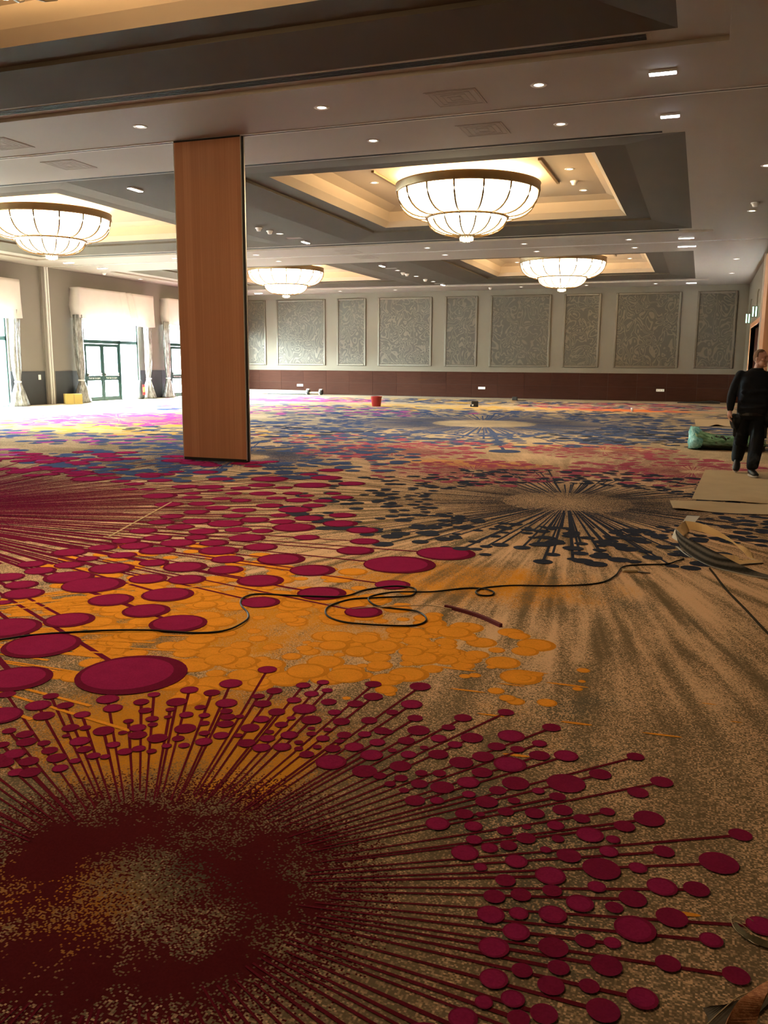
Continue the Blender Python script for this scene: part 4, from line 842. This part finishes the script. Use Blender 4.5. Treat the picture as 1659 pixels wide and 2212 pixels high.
bd.loft([ring(.0, .01, z, rx, ry) for z, rx, ry in ((.86, .15, .10), (.95, .165, .115), (1.08, .155, .11), (1.25, .175, .115), (1.40, .165, .10), (1.46, .11, .08), (1.52, .06, .06))])
for S_, E_, W_ in ((SR, ER, WR), (SL, EL, WL)): limb(bd, [(*S_, .055), (*E_, .043), (*W_, .030)])
for H_, K_, A_ in ((HIPR, KNR, ANR), (HIPL, KNL, ANL)): limb(bd, [(*H_, .085), (*K_, .058), (*A_, .040)])
for W_, s in ((WR, -1), (WL, 1)):              # hands: palm, four bent fingers, thumb
    w = Vector(W_); limb(bd, [(w.x, w.y, w.z, .028), (w.x+s*.004, w.y-.012, w.z-.045, .034), (w.x+s*.004, w.y-.02, w.z-.085, .033)])
    for i, ln in enumerate((.072, .082, .076, .060)):
        o_ = (i-1.5)*.021; k0 = Vector((w.x+s*.006, w.y-.022+o_, w.z-.088)); k1 = k0+Vector((-s*.012, -.006, -ln*.5)); k2 = k1+Vector((-s*.026, -.008, -ln*.36)); limb(bd, [(*k0, .0105), (*k1, .0095), (*k2, .008)])
    k0 = Vector((w.x-s*.004, w.y-.045, w.z-.035)); k1 = k0+Vector((-s*.012, -.026, -.030)); k2 = k1+Vector((-s*.010, -.006, -.030)); limb(bd, [(*k0, .014), (*k1, .0115), (*k2, .009)])
for A_, yd, hl in ((ANR, .0, 1), (ANL, 0, 0)):
    limb(bd, [(A_[0], A_[1]+.0, A_[2]-.02, .034), (A_[0], A_[1]-.06, max(.05, A_[2]-.05), .026)])
remesh(bd, 'body', 'skin', man, .0065, 3)
hm = MB(); hm.ell(hd(0, .026, .033), .082, .098, .108, 24, 16, rot=hr)
ho = build(hm, 'hair', 'hair', man, smooth=True); bm = bmesh.new(); bm.from_mesh(ho.data)
bmesh.ops.delete(bm, geom=[v for v in bm.verts if (lambda q: (q.y < -.012 and q.z < .075+.4*min(0, q.y+.05)) or q.z < -.045 or (q.z < .0 and q.y < .02) or q.y < -.07)(hr.inverted() @ (v.co-HC))], context='VERTS'); bm.to_mesh(ho.data); bm.free()
sm = ho.modifiers.new('thick', 'SOLIDIFY'); sm.thickness = .006
for s in (-1, 1): build(MB().ell(hd(s*.030, -.083, .012), .010, .006, .006, 10, 6, rot=hr), 'eye', 'eye', man, smooth=True)
sw = MB()
sw.loft([ring(cx, cy, z, rx, ry) for cx, cy, z, rx, ry in ((.02, .0, .86, .195, .145), (.02, .0, .92, .215, .16), (.02, .0, 1.02, .212, .158), (.02, 0, 1.18, .215, .152), (.022, .0, 1.34, .225, .150), (.025, .0, 1.43, .215, .135), (.028, .005, 1.50, .150, .105), (.03, .01, 1.535, .085, .080))])
limb(sw, [(-.175, 0, 1.445, .078), (-.235, .01, 1.30, .073), (*ER, .066), (-.285, -.02, 1.04, .064), (WR[0], WR[1]+.008, WR[2]+.03, .050)])
limb(sw, [(.225, 0, 1.445, .078), (.295, .03, 1.30, .073), (*EL, .066), (.362, .0, 1.05, .064), (WL[0], WL[1]+.008, WL[2]+.03, .050)])
for z_, a_ in ((.98, .3), (1.08, -.2), (1.20, .25)): limb(sw, [(-.14, -.13, z_, .03), (.03, -.155, z_+.03*a_, .03), (.18, -.13, z_+.09*a_, .03)])
so = remesh(sw, 'sweatshirt', 'sweater', man, .012, 8)
build(MB().lathe([(.072, 0), (.088, -.005), (.092, .012), (.078, .028), (.070, .02)], 28), 'collar', 'sweater', man, (.04, .012, 1.525), smooth=True)
tr = MB()
tr.loft([ring(.015, .0, z, rx, ry) for z, rx, ry in ((.80, .185, .140), (.86, .200, .150), (.93, .200, .150), (.97, .185, .14))])
def leg(h, k, a):
    limb(tr, [(h[0], h[1], h[2]-.10, .120), ((h[0]*2+k[0])/3, (h[1]*2+k[1])/3-.01, .72, .114), (k[0], k[1], k[2], .103), ((k[0]+a[0])/2, (k[1]+a[1])/2+.012, (k[2]+a[2])/2, .098), (a[0], a[1], a[2]+.07, .088)])
    limb(tr, [(a[0]-.03, a[1]-.01, a[2]+.035, .055), (a[0]+.03, a[1], a[2]+.045, .055)]); limb(tr, [(k[0]-.05, k[1]-.04, k[2]-.07, .05), (k[0]+.05, k[1]-.03, k[2]-.06, .05)])
leg(HIPR, KNR, ANR); leg(HIPL, KNL, ANL)
remesh(tr, 'trousers', 'trousers', man, .012, 7)
for x0, y0, rz, zt in ((-.215, -.02, .25, .83), (.245, .0, -.2, .87)):           # hanging tool pouches
    g = MB(); g.loft([[(sx*w_, sy*d_, z_) for sx, sy in ((-1, -1), (1, -1), (1, 1), (-1, 1))] for z_, w_, d_ in ((-.17, .065, .10), (-.08, .070, .105), (0, .055, .10), (.05, .035, .09))])
    po_ = build(g, 'tool_pouch', 'trousers', man, (x0, y0, zt), rz, bevel=.02); po_.rotation_euler = (0, -.35 if x0 < 0 else .2, rz)
for x0, y0 in ((-.195, .0), (.205, -.08)):                                       # thigh pockets
    build(MB().box(-.028, .028, -.085, .085, -.10, .10), 'thigh_pocket', 'trousers', man, (x0, y0, .64), bevel=.02)
build(MB().lathe([(1, -.02), (1.03, -.02), (1.03, .02), (1, .02), (1, -.02)], 28), 'belt', 'shoe', man, (.016, 0, .885)).scale = (.203, .155, 1)
def shoe(a, pitch_, yaw_, z0):
    s_ = MB(); 
    s_.loft([[(w_*cos(2*pi*k/16), y_, z_+h_*max(-.55, sin(2*pi*k/16))) for k in range(16)] for y_, w_, z_, h_ in ((.095, .018, .05, .03), (.085, .036, .06, .055), (.04, .043, .065, .062), (-.03, .046, .055, .050), (-.10, .052, .042, .038), (-.155, .046, .034, .028), (-.185, .022, .03, .018))])
    o = build(s_, 'shoe', 'shoe', man, (a[0], a[1], z0), smooth=True); o.rotation_euler = (pitch_, 0, yaw_)
    so_ = build(MB().loft([[(w_*cos(2*pi*k/16), y_*1.0+sin(2*pi*k/16)*l_, z_) for k in range(16)] for y_, w_, l_, z_ in ((-.045, .054, .148, .0), (-.045, .057, .152, .010), (-.045, .055, .149, .024))]), 'sole', 'sole', o)
shoe((ANL[0], ANL[1]-.01), .0, .28, .0); shoe((ANR[0], ANR[1]-.03), .50, -.1, .09)
